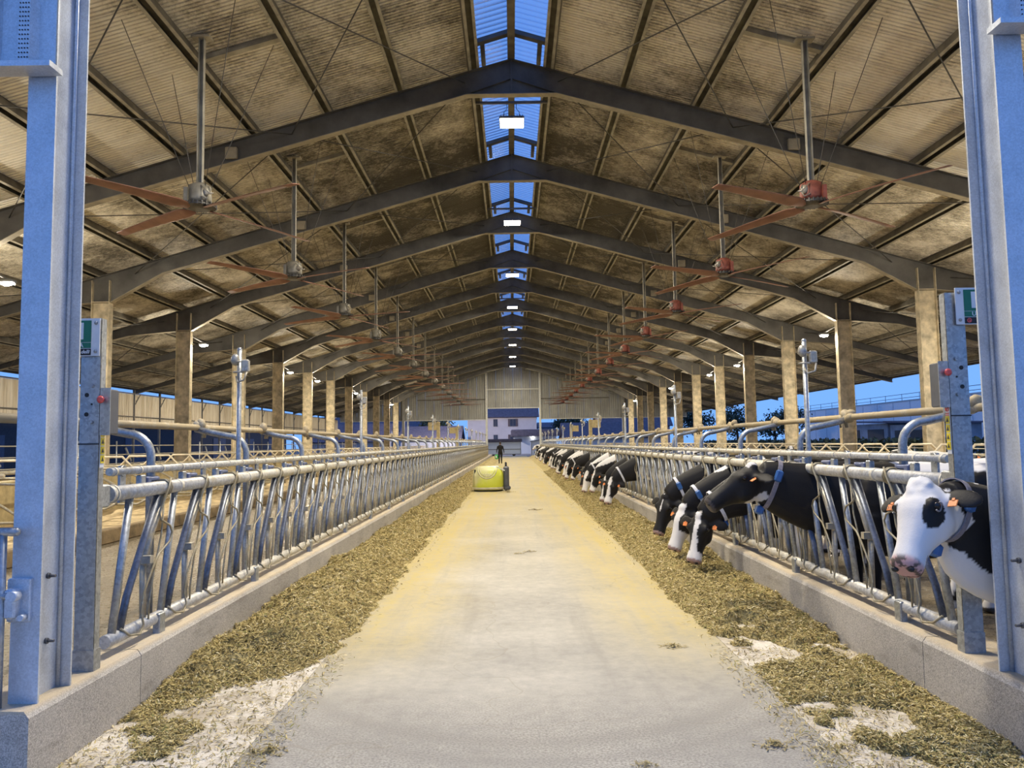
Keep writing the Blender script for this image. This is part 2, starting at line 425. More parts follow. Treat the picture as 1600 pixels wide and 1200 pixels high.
# ground outside and lane
g = MB(); g.poly([(-260,-40,-.03),(260,-40,-.03),(260,420,-.03),(-260,420,-.03)])
T(g.build('ground', M['asphalt']), 'dark asphalt yard around the open barn', 'ground', kind='structure')
fl = MB(); fl.poly([(-1.58,-8,0),(1.58,-8,0),(1.58,97,0),(-1.58,97,0)])
fl.poly([(-9,-8,-.012),(-1.58,-8,-.012),(-1.58,3.9,-.012),(-9,3.9,-.012)]); fl.poly([(1.58,-8,-.012),(9,-8,-.012),(9,3.9,-.012),(1.58,3.9,-.012)])
T(fl.build('floor', M['floor']), 'long concrete feed lane dusted yellow between the two feed rows', 'floor', kind='structure')
for s in (-1, 1):
    t = MB(); t.box((s*2.045, 45.0, .0), (.93, 90.0, .012))
    T(t.build('trim_%d' % (1 if s < 0 else 2), M['table']), 'cream smooth feed table strip along the %s kerb' % SIDE[s], 'feed table', kind='structure')
    k = E('kerb', (s*2.69, 0, 0)); T(k, 'low concrete kerb carrying the %s feed barrier' % SIDE[s], 'kerb', kind='structure')
    y = 3.88; n = 0
    while y < 88.8:
        L = 3.6 if n else 1.15; L = min(L, 89.4-y)
        b = MB(); q = [(-.19,0),(-.19,.335),(-.165,.37),(.19,.375),(.19,0)]
        ny = max(1, int(L/.3)) if y < 20 else 1
        P = []
        for j in range(ny+1):
            yy = y+.004+(L-.008)*j/ny
            for a, z in q:
                jit = .006*(vnoise(np.array([yy*3.1, a*9+z*5, s*3.3]))-.5) if z > .3 else 0
                P.append((-a*-s if False else s*a, yy, z+float(jit)))
        b.v = [tuple(p) for p in P]
        for j in range(ny):
            for i in range(5): b.face([j*5+i, j*5+(i+1)%5, (j+1)*5+(i+1)%5, (j+1)*5+i])
        b.face([0,1,2,3,4]); b.face([ny*5+4, ny*5+3, ny*5+2, ny*5+1, ny*5])
        b.build('kerb_segment', M['kerb'], k); y += L; n += 1
    bk = MB(); bk.bev((s*3.02, 4.02, .16), (.44, .36, .36), .02)
    T(bk.build('concrete_block', M['kerb']), 'small concrete block against the end of the %s kerb' % SIDE[s], 'block', kind='structure')
    al = MB(); al.box((s*5.05, 46.7, -.02), (4.34, 85.6, .03))
    T(al.build('alley_floor', M['alley']), 'wet grooved concrete cow alley behind the %s feed barrier' % SIDE[s], 'floor', kind='structure')
    al = MB(); al.box((s*16.5, 46.7, -.02), (8.2, 85.6, .03))
    T(al.build('outer_alley_floor', M['alley']), 'outer cow alley floor beyond the %s columns' % SIDE[s], 'floor', kind='structure')
    # cubicle bed with kerb
    kb = MB(); kb.bev((s*7.3, 48, .12), (.2, 78, .25), .02); 
    T(kb.build('stall_kerb', M['stall_kerb']), 'brown concrete kerb in front of the %s sand stalls' % SIDE[s], 'kerb', kind='structure')
    nx, ny = 18, 170
    xs = np.linspace(7.4, 12.3, nx); ys = np.linspace(9, 87, ny); XX, YY = np.meshgrid(xs, ys)
    Z = .10 + .20*fbm(np.stack([XX*1.3, YY*1.3, 0*XX+s], -1), 5, 3) + .05*np.cos(YY*2*PI/1.2)
    b = MB(); b.v = list(zip((s*XX).ravel().tolist(), YY.ravel().tolist(), Z.ravel().tolist()))
    for j in range(ny-1):
        for i in range(nx-1): b.face([j*nx+i, j*nx+i+1, (j+1)*nx+i+1, (j+1)*nx+i], True)
    T(b.build('sand_bed', M['sand']), 'mounded sand bedding of the %s stall rows' % SIDE[s], 'bedding', kind='stuff')

# ---- roof
ce = E('ceiling', (0,0,0)); T(ce, 'pitched barn roof of sooty ribbed panels on steel purlins', 'roof', kind='structure')
def roof_panel(s):
    b = MB(); pr = [(0, .04), (.02, .04), (.028, 0)]
    for k in range(9):
        y = .05 + k*.103; pr += [(y, 0), (y+.006, .030), (y+.036, .030), (y+.042, 0)]
    pr += [(.972, 0), (.980, .04), (1.0, .04)]
    for x in (.80, 7.4, 14.0, 20.7):
        for y, dz in pr: b.v.append((s*x, y, zroof(x)+dz))
    n = len(pr)
    for j in range(3):
        for i in range(n-1): b.face([j*n+i, j*n+i+1, (j+1)*n+i+1, (j+1)*n+i])
    me = b.mesh('roof_panel'); me.materials.append(M['roof']); return me
for s in (-1, 1):
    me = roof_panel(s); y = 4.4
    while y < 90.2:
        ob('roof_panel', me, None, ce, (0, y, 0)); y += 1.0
# skylight
def sky_panel(s):
    b = MB(); pr = []
    for k in range(5):
        y = k*.2; pr += [(y, 0), (y+.06, 0), (y+.085, .045), (y+.135, .045), (y+.16, 0)]
    pr.append((1.0, 0)); n = len(pr)
    for x in (.0, .9):
        for y, dz in pr: b.v.append((s*x, y, zroof(x)+.10+dz))
    for i in range(n-1): b.face([i, i+1, n+i+1, n+i])
    me = b.mesh('skylight_sheet'); me.materials.append(M['skylight']); return me
for s in (-1, 1):
    me = sky_panel(s)
    for k in range(86): ob('skylight_sheet', me, None, ce, (0, 4.4+k, 0))
# purlins
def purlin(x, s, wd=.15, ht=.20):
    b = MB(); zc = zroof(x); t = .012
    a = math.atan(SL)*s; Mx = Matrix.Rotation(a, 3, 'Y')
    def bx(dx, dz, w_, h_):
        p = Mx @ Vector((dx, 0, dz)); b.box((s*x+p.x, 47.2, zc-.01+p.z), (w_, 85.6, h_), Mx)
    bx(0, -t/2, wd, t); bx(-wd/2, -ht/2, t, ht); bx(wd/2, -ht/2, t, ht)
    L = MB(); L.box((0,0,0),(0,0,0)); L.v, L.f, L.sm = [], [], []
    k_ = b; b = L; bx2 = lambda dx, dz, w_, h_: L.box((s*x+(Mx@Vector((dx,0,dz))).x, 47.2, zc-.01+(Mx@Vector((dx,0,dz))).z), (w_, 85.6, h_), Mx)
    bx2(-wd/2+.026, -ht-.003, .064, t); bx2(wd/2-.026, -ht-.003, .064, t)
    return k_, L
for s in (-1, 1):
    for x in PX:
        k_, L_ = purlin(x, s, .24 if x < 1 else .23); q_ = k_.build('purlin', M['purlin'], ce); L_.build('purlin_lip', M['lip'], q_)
rb = MB()
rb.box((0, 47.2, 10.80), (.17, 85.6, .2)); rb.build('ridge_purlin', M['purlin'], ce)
for s in (-1, 1):
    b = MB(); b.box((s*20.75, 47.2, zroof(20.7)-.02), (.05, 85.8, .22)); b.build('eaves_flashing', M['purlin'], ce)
# skylight frames, panel cross members and lamp bars per bay
for i, fy in enumerate(FY[1:]):
    for s in (-1, 1):
        b = MB(); b.beam((s*.05, fy-.8, zroof(0)+.02), (s*.85, fy-.8, zroof(.85)+.02), .16, .10); b.build('skylight_crossbar', M['frame'], ce)
        b = MB(); b.beam((s*.66, fy-.8, zroof(.66)+.03), (s*.66, fy+.3, zroof(.66)+.03), .10, .10); b.build('skylight_side_bar', M['frame'], ce)
        cm = MB(); y = fy-3.25
        cm.beam((s*4.47, y, zroof(4.47)-.06), (s*6.05, y, zroof(6.05)-.06), .14, .10)
        cm.build('cross_member', M['lip'], ce)
        # wind bracing rods (thin, crossing in every bay)
        if i == 0: ya = FY[0]
        else: ya = FY[i]
        for xa, xb in ((1.1, 5.2), (5.2, 11.8), (13.6, 19.6)):
            for p, q in (((xa, ya), (xb, fy)), ((xb, ya), (xa, fy))):
                r = MB(); r.tube([(s*p[0], p[1], ztop(p[0])-.22), (s*q[0], q[1], ztop(q[0])-.22)], .014, 5); r.build('bracing_rod', M['cable'], ce)

# ---- portal frames
def wpoly(b, pts, y, t):
    b.prism(pts, lambda a, c, d: (a, d, c), y-t/2, y+t/2)
def rafter_paths(s):
    top = [(0, ztop(0)), (12.5, ztop(12.5)), (13.1, ztop(13.1)), (20.6, ztop(20.6))]
    bot = [(0, 9.85), (1.06, 9.85), (10.9, 9.92-SL*9.84), (12.52, 6.18), (13.08, 6.18), (14.9, 6.02), (20.55, ztop(20.55)-.17)]
    return [(s*x, z) for x, z in top], [(s*x, z) for x, z in bot]
def frame_meshes():
    out = {}
    for s in (-1, 1):
        top, bot = rafter_paths(s)
        b = MB()
        tx = [top[0], (s*1.06, ztop(1.06)), (s*10.9, ztop(10.9)), (s*12.52, ztop(12.52)), (s*13.08, ztop(13.08)), (s*14.9, ztop(14.9)), (s*20.55, ztop(20.55))]
        for i in range(6): wpoly(b, [tx[i], tx[i+1], bot[i+1], bot[i]], 0, .014)
        out['rafter_web', s] = b.mesh('rafter_web', True)
        b = MB()
        for i in range(len(bot)-1): b.beam((bot[i][0], 0, bot[i][1]), (bot[i+1][0], 0, bot[i+1][1]), .2, .018)
        out['bottom_flange', s] = b.mesh('bottom_flange', True)
        b = MB(); b.beam((0, 0, ztop(0)), (s*20.55, 0, ztop(20.55)), .2, .018); out['top_flange', s] = b.mesh('top_flange', True)
        b = MB(); b.beam((s*.03, 0, ztop(0)-.47), (s*1.06, 0, 9.87), .15, .014); out['haunch_chord', s] = b.mesh('haunch_chord', True)
        b = MB(); b.bev((s*6.6, -.05, ztop(6.6)-.27), (.28, .10, .28), .015)
        out['splice_plate', s] = b.mesh('splice_plate', True)
        b = MB(); xc = s*12.8
        b.box((xc, 0, 3.1), (.52, .014, 6.2)); out['column_web', s] = b.mesh('column_web', True)
        b = MB(); b.box((xc-.27, 0, 3.42), (.02, .24, 6.9)); out['column_flange', s] = b.mesh('column_flange', True)
        b = MB(); b.box((xc+.27, 0, 3.42), (.02, .24, 6.9)); out['column_flange', s*2] = b.mesh('column_flange', True)
        b = MB(); b.box((xc, 0, 6.2), (.52, .22, .016)); out['column_cap', s] = b.mesh('column_cap', True)
        b = MB(); b.box((xc, 0, .25), (.75, .5, .5)); out['column_plinth', s] = b.mesh('column_plinth', True)
    b = MB(); b.box((0, 0, 10.27), (.03, .18, .84)); out['apex_plate', 0] = b.mesh('apex_plate')
    return out
FM = frame_meshes(); FMAT = {'rafter_web':'frame','bottom_flange':'flange','top_flange':'frame','splice_plate':'flange','column_web':'column','column_flange':'column','column_cap':'column','haunch_chord':'frame','column_plinth':'kerb','apex_plate':'frame'}
for k, me in FM.items(): me.materials.append(M[FMAT[k[0]]])
for i, fy in enumerate(FY[:-1]):
    f = E('portal_frame', (0, fy, 0))
    T(f, 'steel portal frame with pale columns, %s from the open front' % ORD[i], 'frame', kind='structure')
    for k, me in FM.items(): ob(k[0], me, None, f)

# ---- far gable wall
wb = E('wall_back', (0, YE, 0)); T(wb, 'grey ribbed cladding gable wall with an open doorway at the far end', 'wall', kind='structure')
def clad(x0, x1, z0):
    b = MB(); n = max(2, int((x1-x0)/.09)); pr = []
    x = x0; up = 0
    while x < x1-1e-4:
        pr += [(x, 0), (min(x+.13, x1), 0), (min(x+.16, x1), -.04), (min(x+.21, x1), -.04)]; x += .24
    pr.append((x1, 0)); n = len(pr)
    for k in (0, 1):
        for x, dy in pr: b.v.append((x, dy, z0 if k == 0 else zroof(x)+.02))
    for i in range(n-1): b.face([i, i+1, n+i+1, n+i])
    return b
x = -3.0
while x < 2.9: clad(x+.004, x+.996, 5.72).build('cladding_sheet', M['clad'], wb); x += 1.0
for s in (-1, 1):
    x = 3.25
    while x < 20.2:
        a, c = (s*x, s*(x+.992)); clad(min(a,c), max(a,c), 4.38).build('cladding_sheet', M['clad'], wb); x += 1.0
    b = MB(); b.box((s*3.12, -.12, 4.98), (.24, .26, 9.9)); b.build('door_post', M['white_post'], wb)
    b = MB(); b.box((s*12.8, -.12, 3.5), (.3, .26, 7.0)); b.build('gable_post', M['white_post'], wb)
    b = MB(); b.box((s*11.7, -.1, 4.38), (17.0, .1, .08)); b.build('bottom_rail', M['white_post'], wb)
    b = MB(); b.box((s*7.2, -.08, 6.75), (8.0, .08, .1)); b.build('sheeting_rail', M['purlin'], wb)
b = MB(); b.box((0, -.1, 5.70), (6.0, .12, .1)); b.build('door_lintel', M['white_post'], wb)
b = MB(); b.box((0, -.08, 7.9), (6.0, .1, .12)); b.build('sheeting_rail', M['white_post'], wb)

# ---- left outer wall: stained wind panels over an open railing
wl = E('wall_left', (-20.35, 0, 0)); T(wl, 'row of stained beige wind panels along the left outer side', 'wall', kind='structure')
pm = None
b = MB(); pr = []
for k in range(15): pr += [(k*.195+.03, 0), (k*.195+.1, 0), (k*.195+.12, .025), (k*.195+.2, .025)]
n = len(pr)
for z in (2.95, 4.55):
    for y, dx in pr: b.v.append((dx, y, z))
for i in range(n-1): b.face([i, i+1, n+i+1, n+i])
pm = b.mesh('wind_panel'); pm.materials.append(M['curtain'])
b = MB(); b.box((.02, 0, 2.4), (.10, .10, 4.8)); b.beam((.02, 0, 3.9), (.02, .7, 4.6), .05, .05); qm = b.mesh('wall_post'); qm.materials.append(M['frame'])
y = 8.0
while y < 88:
    ob('wind_panel', pm, None, wl, (0, y, 0)); ob('wall_post', qm, None, wl, (0, y, 0)); y += 3.0
for z in (4.58, 2.92, 3.35):
    b = MB(); b.box((.06, 48, z), (.06, 80, .05)); b.build('wall_rail', M['frame'], wl)

# ---- front cladding corners above the entrance columns
wf = E('wall_front', (0, 3.97, 0)); T(wf, 'perforated blue grey cladding corners over the entrance columns', 'wall', kind='structure')
for s, z0 in ((-1, 3.70), (1, 3.85)):
    xe = 2.52
    b = MB(); pr = []; x = xe
    for k in range(10): pr += [(x+k*.2, 0), (x+k*.2+.09, 0), (x+k*.2+.115, -.045), (x+k*.2+.175, -.045)]
    n = len(pr)
    for z in (z0, z0+1.6):
        for px, dy in pr: b.v.append((s*px, dy, z))
    for i in range(n-1): b.face([i, i+1, n+i+1, n+i])
    b.build('perforated_sheet', M['galv_col'], wf)
    b = MB(); b.box((s*(xe+.98), -.04, z0-.03), (2.02, .12, .03)); b.build('bottom_channel', M['galv_col'], wf)
    b = MB()
    for k in range(4):
        for r_ in range(16):
            for c_ in range(4):
                q = (s*(xe+k*.2+.123+.015*c_), -.0475, z0+.03+r_*.025)
                b.cyl(q, (q[0], q[1]+.002, q[2]), .0045, 6)
    T(b.build('perforation', M['dark'], wf), 'punched holes', kind='stuff')
    for k in range(5):
        b = MB(); b.cyl((s*(xe+.045+k*.2), -.02, z0+.015), (s*(xe+.045+k*.2), .0, z0+.015), .011, 8); b.build('fixing_screw', M['dark'], wf)

# ---- entrance columns
for s in (-1, 1):
    c = E('entrance_column', (s*2.605, 4.15, .36)); T(c, 'blue grey galvanised I-beam column at the %s of the entrance' % SIDE[s], 'column', kind='structure')
    H = 6.2
    b = MB(); b.box((0, -.144, H/2), (.15, .012, H)); b.build('front_flange', M['galv_col'], c)
    b = MB(); b.box((0, .144, H/2), (.15, .012, H)); b.build('back_flange', M['galv_col'], c)
    b = MB(); b.box((0, 0, H/2), (.009, .276, H)); b.tube([(-s*.012, .130, 0), (-s*.012, .130, H)], .012, 6); b.build('web', M['galv_col'], c)
    for z in (.28, .62):
        b = MB(); b.cyl((-s*.006, .02, z), (-s*.05, .02, z), .008, 8); b.cyl((-s*.006, .02, z), (-s*.018, .02, z), .016, 6); b.build('bolt', M['darkgrey'], c)
# ================================================================== LAMPS
def area(name, parent, loc, size, power, rot=(0,0,0), col=WARM, size_y=None):
    l = bpy.data.lights.new(name, 'AREA'); l.shape = 'RECTANGLE'; l.size = size; l.size_y = size_y or size; l.energy = power; l.color = col
    o = bpy.data.objects.new(name, l); COL.objects.link(o); o.location = loc; o.rotation_euler = rot; o.parent = parent; return o
ly = [1.2, 6.2, 10.2] + [19.2 + 9*i for i in range(8)]  # the lamp just inside the entrance is added, unseen, to brighten the foreground
lampm = {}
def lamp_parts():
    b = MB(); b.bev((0, 0, .075), (.64, .60, .07), .02)
    for k in range(9): b.box((-.28+k*.07, 0, .13), (.012, .5, .05))
    lampm['housing'] = (b.mesh('housing', True), M['darkgrey'])
    for y in (-.155, .155):
        b = MB(); b.bev((0, y, .03), (.60, .25, .03), .008); lampm['led_panel', y] = (b.mesh('led_panel', True), M['led'])
    for x in (-.2, .2):
        b = MB(); b.tube([(x, 0, .12), (x, 0, .32), (x*.6, 0, .42), (x*.6, 0, .56)], .008, 6); lampm['hanger', x] = (b.mesh('hanger', True), M['cable'])
    b = MB(); b.beam((-.93, 0, .58), (.93, 0, .58), .06, .06); lampm['support_bar'] = (b.mesh('support_bar', True), M['frame'])
lamp_parts()
nvis = 0
for i, y in enumerate(ly):
    if y < 4:                       # no lamp over the open apron, only where the barn has roof
        continue
    o = E('ridge_lamp', (0, y, 9.82))
    lab = 'bright LED floodlight hanging under the ridge, %s from the open end' % ORD[i-1]  # the first in the row is the added entrance lamp
    T(o, lab, 'lamp', 'floodlights along the ridge')
    for k, (me, mt) in lampm.items(): ob(k if isinstance(k, str) else k[0], me, mt, o)
    area('lamp_light', o, (0, 0, -.01), .58, RIDGE_W)
for s in (-1, 1):
    for j, i in enumerate((0, 1, 3, 5, 6, 8, 11)):
        fy = FY[i]
        o = E('flood_lamp', (s*12.45, fy+1.0, 5.75)); T(o, 'small bright floodlight on the %s row of columns, %s from the open end' % (SIDE[s], ORD[j]), 'lamp', 'floodlights on the columns')
        b = MB(); b.bev((0, 0, .05), (.34, .22, .08), .02); b.build('housing', M['darkgrey'], o)
        b = MB(); b.bev((0, 0, -.01), (.28, .18, .04), .01); b.sph((0, -.03, -.03), (.12, .10, .04), 10, 6); b.build('lens', M['flood'], o)
        b = MB(); b.beam((0, 0, .1), (s*.2, -.95, .30), .04, .04); b.build('bracket', M['frame'], o)
        area('flood_panel_light', o, (0, 0, -.06), .26, FLOOD_W*1.1)
        l = bpy.data.lights.new('flood_light', 'POINT'); l.energy = FLOOD_W*.6; l.color = WARM; l.shadow_soft_size = .12
        lo = bpy.data.objects.new('flood_light', l); COL.objects.link(lo); lo.location = (0, 0, -.20); lo.parent = o

# ================================================================== FANS
def fan_parts(s):
    d = []
    top = zroof(5.55)-.12-6.05
    b = MB(); b.box((-.045, 0, top/2+.2), (.012, .09, top-.3)); b.box((.045, 0, top/2+.2), (.012, .09, top-.3)); b.box((0, .04, top/2+.2), (.09, .012, top-.3)); b.box((0, 0, top-.02), (.34, .2, .04))
    d.append(('down_pipe', b.mesh('down_pipe', True), M['lip'], []))
    b = MB(); b.tube([(0,0,-.02), (0,0,.05), (0,0,.08), (0,0,.33), (0,0,.38)], [.12, .20, .21, .20, .12], 14)
    b.box((.17*s, -.19, .12), (.07, .06, .28))
    d.append(('motor', b.mesh('motor', True), M['rust_motor'] if s > 0 else M['motor'], []))
    b = MB(); b.tube([(0,0,-.10), (0,0,-.06), (0,0,-.05), (0,0,.0)], [.14, .28, .29, .27], 20)
    for k in range(24):
        a = 2*PI*k/24; b.box((.285*math.cos(a), .285*math.sin(a), -.03), (.03, .02, .07), Matrix.Rotation(a, 3, 'Z'))
    d.append(('hub', b.mesh('hub', True), M['dark_metal'], []))
    b = MB()
    for a in (40, 140, 220, 320):
        b.tube([(.17*math.cos(R(a)), .17*math.sin(R(a)), .25), (1.35*math.cos(R(a)), 1.6*math.sin(R(a)), top+.2-(.35*s*math.cos(R(a))))], .007, 5)
    d.append(('guy_wire', b.mesh('guy_wire', True), M['cable'], []))
    b = MB(); b.sph((-.16*s, -.12, .2), (.07, .06, .09), 8, 6); b.tube([(-.2*s, -.1, .3), (-.26*s, -.15, .18), (-.2*s, -.18, .05), (-.1*s, -.2, .1)], .012, 6); b.tube([(-.1*s, -.18, .3), (-.3*s, -.3, .1), (-.36*s, -.28, .12)], .012, 6)
    d.append(('junction_box', b.mesh('junction_box', True), M['galv_dirty'], []))
    b = MB(); rings = []
    for k in range(9):
        t = k/8; x = .2 + 2.35*t; wd = (.15 if t > .02 else .08)*(1-.4*t); tw = R(20-10*t)
        rings.append(((x, 0, -.075-.05*t*t), (0, math.cos(tw), math.sin(tw)), (0, -math.sin(tw), math.cos(tw)), wd, .016*(1-.4*t)))
    b.loft(rings, 10, 2.0)
    d.append(('blade', b.mesh('blade', True), M['rust'], None))
    return d
for s in (-1, 1):
    parts = fan_parts(s)
    for i in range(13):
        y = (14.05 if s > 0 else 13.65) + 6*i
        o = E('ceiling_fan', (5.55 if s > 0 else -5.72, y, 6.05))
        T(o, 'large rust-bladed ceiling fan on a drop pipe, %s in the %s row' % (ORD[i], SIDE[s]), 'fan', '%s row of ceiling fans' % SIDE[s])
        for nm, me, mt, q in parts:
            if q is not None: ob(nm, me, mt, o)
            else:
                base = -58 if s > 0 else 57
                for a in (0, 90, 180, 270):
                    ob(nm, me, mt, o, (0,0,0), (0, 0, R(base + a + (i*7) % 19 - (0 if i == 0 else 6))))

# ================================================================== HEADLOCK FEED BARRIERS
FX = 2.62; FZ = .372; P = 2/3.
def hl_meshes(s):
    o = {}; X = lambda v: s*v      # +v: cow side
    b = MB(); b.tube([(0, .02, .47-FZ), (0, .22, 1.33-FZ)], .026, 8); o['upright'] = (b, 'galv')
    b = MB(); b.box((X(.055), .22, 1.42-FZ), (.016, .075, .24)); b.box((X(.02), .22, 1.39-FZ), (.1, .09, .012)); b.cyl((X(.04),.22,1.505-FZ), (X(.07),.22,1.505-FZ), .038, 10); o['rail_bracket'] = (b, 'galv')
    b = MB(); b.tube([(X(-.01), .10, .50-FZ), (X(-.012), .18, .70-FZ), (X(-.012), .40, 1.04-FZ), (X(-.012), .58, 1.32-FZ)], .027, 8, True, .55, (1,0,0)); o['lock_arm'] = (b, 'arm')
    b = MB(); b.tube([(X(.01), .45, .47-FZ), (X(.01), .44, .88-FZ)], .024, 6); b.tube([(X(.01), .43, .86-FZ), (X(.008), .55, 1.07-FZ), (X(0), .73, 1.34-FZ)], .024, 8)
    b.box((X(-.02), .43, .90-FZ), (.07, .05, .05)); o['yoke_bar'] = (b, 'galv_dirty')
    b = MB()
    b.tube([(X(-.055), .70, 1.435-FZ), (X(-.06), .66, 1.37-FZ), (X(-.045), .55, 1.20-FZ), (X(-.05), .57, 1.15-FZ), (X(-.055), .70, 1.10-FZ), (X(-.055), .735, 1.05-FZ), (X(-.055), .70, .99-FZ), (X(-.05), .54, .92-FZ), (X(-.05), .45, .83-FZ), (X(-.05), .34, .70-FZ), (X(-.05), .30, .58-FZ), (X(-.055), .33, .49-FZ), (X(-.06), .27, .44-FZ), (X(-.05), .16, .46-FZ), (X(-.03), .08, .52-FZ)], .0075, 6)
    o['guide_rod'] = (b, 'stall')
    b = MB(); b.tube([(X(-.03), .66, 1.33-FZ), (X(-.04), .60, 1.05-FZ), (X(-.04), .50, .82-FZ), (X(-.04), .43, .60-FZ), (X(-.03), .45, .50-FZ)], .007, 6)
    for k in range(2): b.tube([(X(.058*math.cos(a)), .69+.03*k, 1.37-FZ+.058*math.sin(a)) for a in [2*PI*q/10 for q in range(11)]], .008, 5, False)
    o['spring_rod'] = (b, 'stall')
    b = MB(); b.bev((X(.06), .64, 1.435-FZ), (.045, .19, .035), .01); b.bev((X(.055), .56, 1.42-FZ), (.05, .06, .07), .008); o['latch'] = (b, 'latch')
    b = MB(); b.bev((X(.05), .47, 1.435-FZ), (.04, .07, .07), .006); o['latch_stop'] = (b, 'galv')
    return o
HLM = {}
def rails(s, first):
    o = {}; X = lambda v: s*v
    a = -.06 if first else 0
    b = MB(); b.tube([(0, a, 1.37-FZ), (0, 6.0, 1.37-FZ)], .048, 14)
    if first: b.tube([(0, -.075, 1.37-FZ), (0, -.03, 1.37-FZ)], .056, 14); b.tube([(0, -.028, 1.37-FZ), (0, -.012, 1.37-FZ)], .060, 14)
    for k in range(4): b.tube([(0, .9+k*1.5, 1.37-FZ), (0, .95+k*1.5, 1.37-FZ)], .051, 14)
    o['top_rail'] = (b, 'rail')
    b = MB(); b.tube([(X(.055), (.06 if first else 0), 1.505-FZ), (X(.055), 6.0, 1.505-FZ)], .026, 10)
    for k in range(18):
        for dz in (0,): b.tube([(X(.055), .1+k*.333, 1.505-FZ), (X(.055), .125+k*.333, 1.505-FZ)], .030, 10)
    o['back_rail'] = (b, 'rail')
    b = MB(); b.tube([(0, a, .47-FZ), (0, 6.0, .47-FZ)], .041, 12); o['bottom_rail'] = (b, 'rail')
    b = MB()
    b.tube([(X(.60), -.3 if first else 0, 1.85-FZ), (X(.60), 6.0, 1.85-FZ)], .031, 10)
    o['neck_rail'] = (b, 'rail_dirty')
    b = MB(); rr = random.Random(3 if s < 0 else 4)
    for k in range(9):
        yy = .75+2*(k//3)+rr.uniform(-.12, .12); b.sph((X(.60+rr.uniform(-.02,.02)), yy, 1.855-FZ+rr.uniform(-.03,.04)), (.05, .07, .045), 7, 5, Matrix.Rotation(rr.uniform(0,3), 3, 'X'))
        b.tube([(X(.6), yy, 1.89-FZ), (X(.56), yy+.04, 1.82-FZ), (X(.58), yy+.05, 1.75-FZ)], .012, 5)
    o['dung_clump'] = (b, 'rail_dirty')
    return o
b = {}
def arm_mesh(s):
    X = lambda v: s*v; m = MB(); pts = [(X(.115), .75, .40-FZ), (X(.115), .75, 1.59-FZ)]
    for k in range(1, 8):
        a = PI/2*k/7; pts.append((X(.115+.17*(1-math.cos(a))), .75, 1.59-FZ+.17*math.sin(a)))
    pts += [(X(.45), .75, 1.795-FZ), (X(.62), .75, 1.835-FZ)]
    m.tube(pts, .031, 10); me = m.mesh('support_arm'); me.materials.append(M['galv']); return me
def pole_parts(s):
    X = lambda v: s*v
    m = MB(); m.tube([(X(.12), 2.55, .0), (X(.12), 2.55, 2.22)], .024, 10); m.sph((X(.12), 2.55, 2.22), .026, 8, 5); a = m.mesh('pole'); a.materials.append(M['galv'])
    m = MB(); m.bev((X(.12)+.07, 2.52, 2.06), (.07, .06, .12), .01); m.sph((X(.12)-.03, 2.52, 2.12), (.045,.04,.06), 8, 6)
    for k in range(2): m.tube([(X(.12)+.055*math.cos(q), 2.55+.055*math.sin(q), 2.0+.1*k) for q in [2*PI*j/10 for j in range(11)]], .009, 5, False)
    m.tube([(X(.12)+.09, 2.5, 2.0), (X(.12)+.07, 2.48, 1.92), (X(.12), 2.5, 1.9), (X(.12)-.02, 2.52, 1.96)], .01, 5)
    c = m.mesh('antenna_box'); c.materials.append(M['galv_dirty'])
    return a, c
NSEC, NDET = 12, 4
for s in (-1, 1):
    fb = MB(); fb.bev((-s*.025, .62, .43-FZ), (.05, .09, .15), .006); footm = fb.mesh('rail_foot', True); footm.materials.append(M['galv']); hm = hl_meshes(s); armm = arm_mesh(s); pm_, bm_ = pole_parts(s); hmesh = {}
    joined = {}
    for k, (mb, mt) in hm.items():
        me = mb.mesh(k, True); me.materials.append(M[mt]); hmesh[k] = me
        J = MB()
        for j in range(9):
            n0 = len(J.v); J.v.extend([(x, y+P*j, z) for x, y, z in mb.v]); J.f.extend([[q+n0 for q in f] for f in mb.f]); J.sm.extend(mb.sm)
        me = J.mesh(k+'_row', True); me.materials.append(M[mt]); joined[k] = me
    rmesh = {}
    for first in (True, False):
        for k, (mb, mt) in rails(s, first).items():
            me = mb.mesh(k, True); me.materials.append(M[mt]); rmesh[k, first] = me
    for i in range(NSEC):
        f = E('feed_barrier', (s*FX, 4.86+6*i, FZ))
        T(f, 'galvanised headlock feed barrier section on the %s kerb, %s from the entrance' % (SIDE[s], ORD[i]), 'barrier', '%s feed barrier sections' % SIDE[s])
        for (k, first), me in rmesh.items():
            if first == (i == 0):
                q_ = ob(k, me, None, f)
                if k == 'dung_clump': q_['kind'] = 'stuff'
        for j in range(3): ob('support_arm', armm, None, f, (0, 2*j, 0)); ob('rail_foot', footm, None, f, (0, 2*j, 0))
        ob('pole', pm_, None, f); ob('antenna_box', bm_, None, f)
        if i < NDET:
            for j in range(9):
                for k, me in hmesh.items():
                    if k != 'rail_bracket' or j % 2 == 0: ob(k, me, None, f, (0, P*j, 0))
        else:
            for k, me in joined.items():
                o = ob(k, me, None, f); o['kind'] = 'stuff'

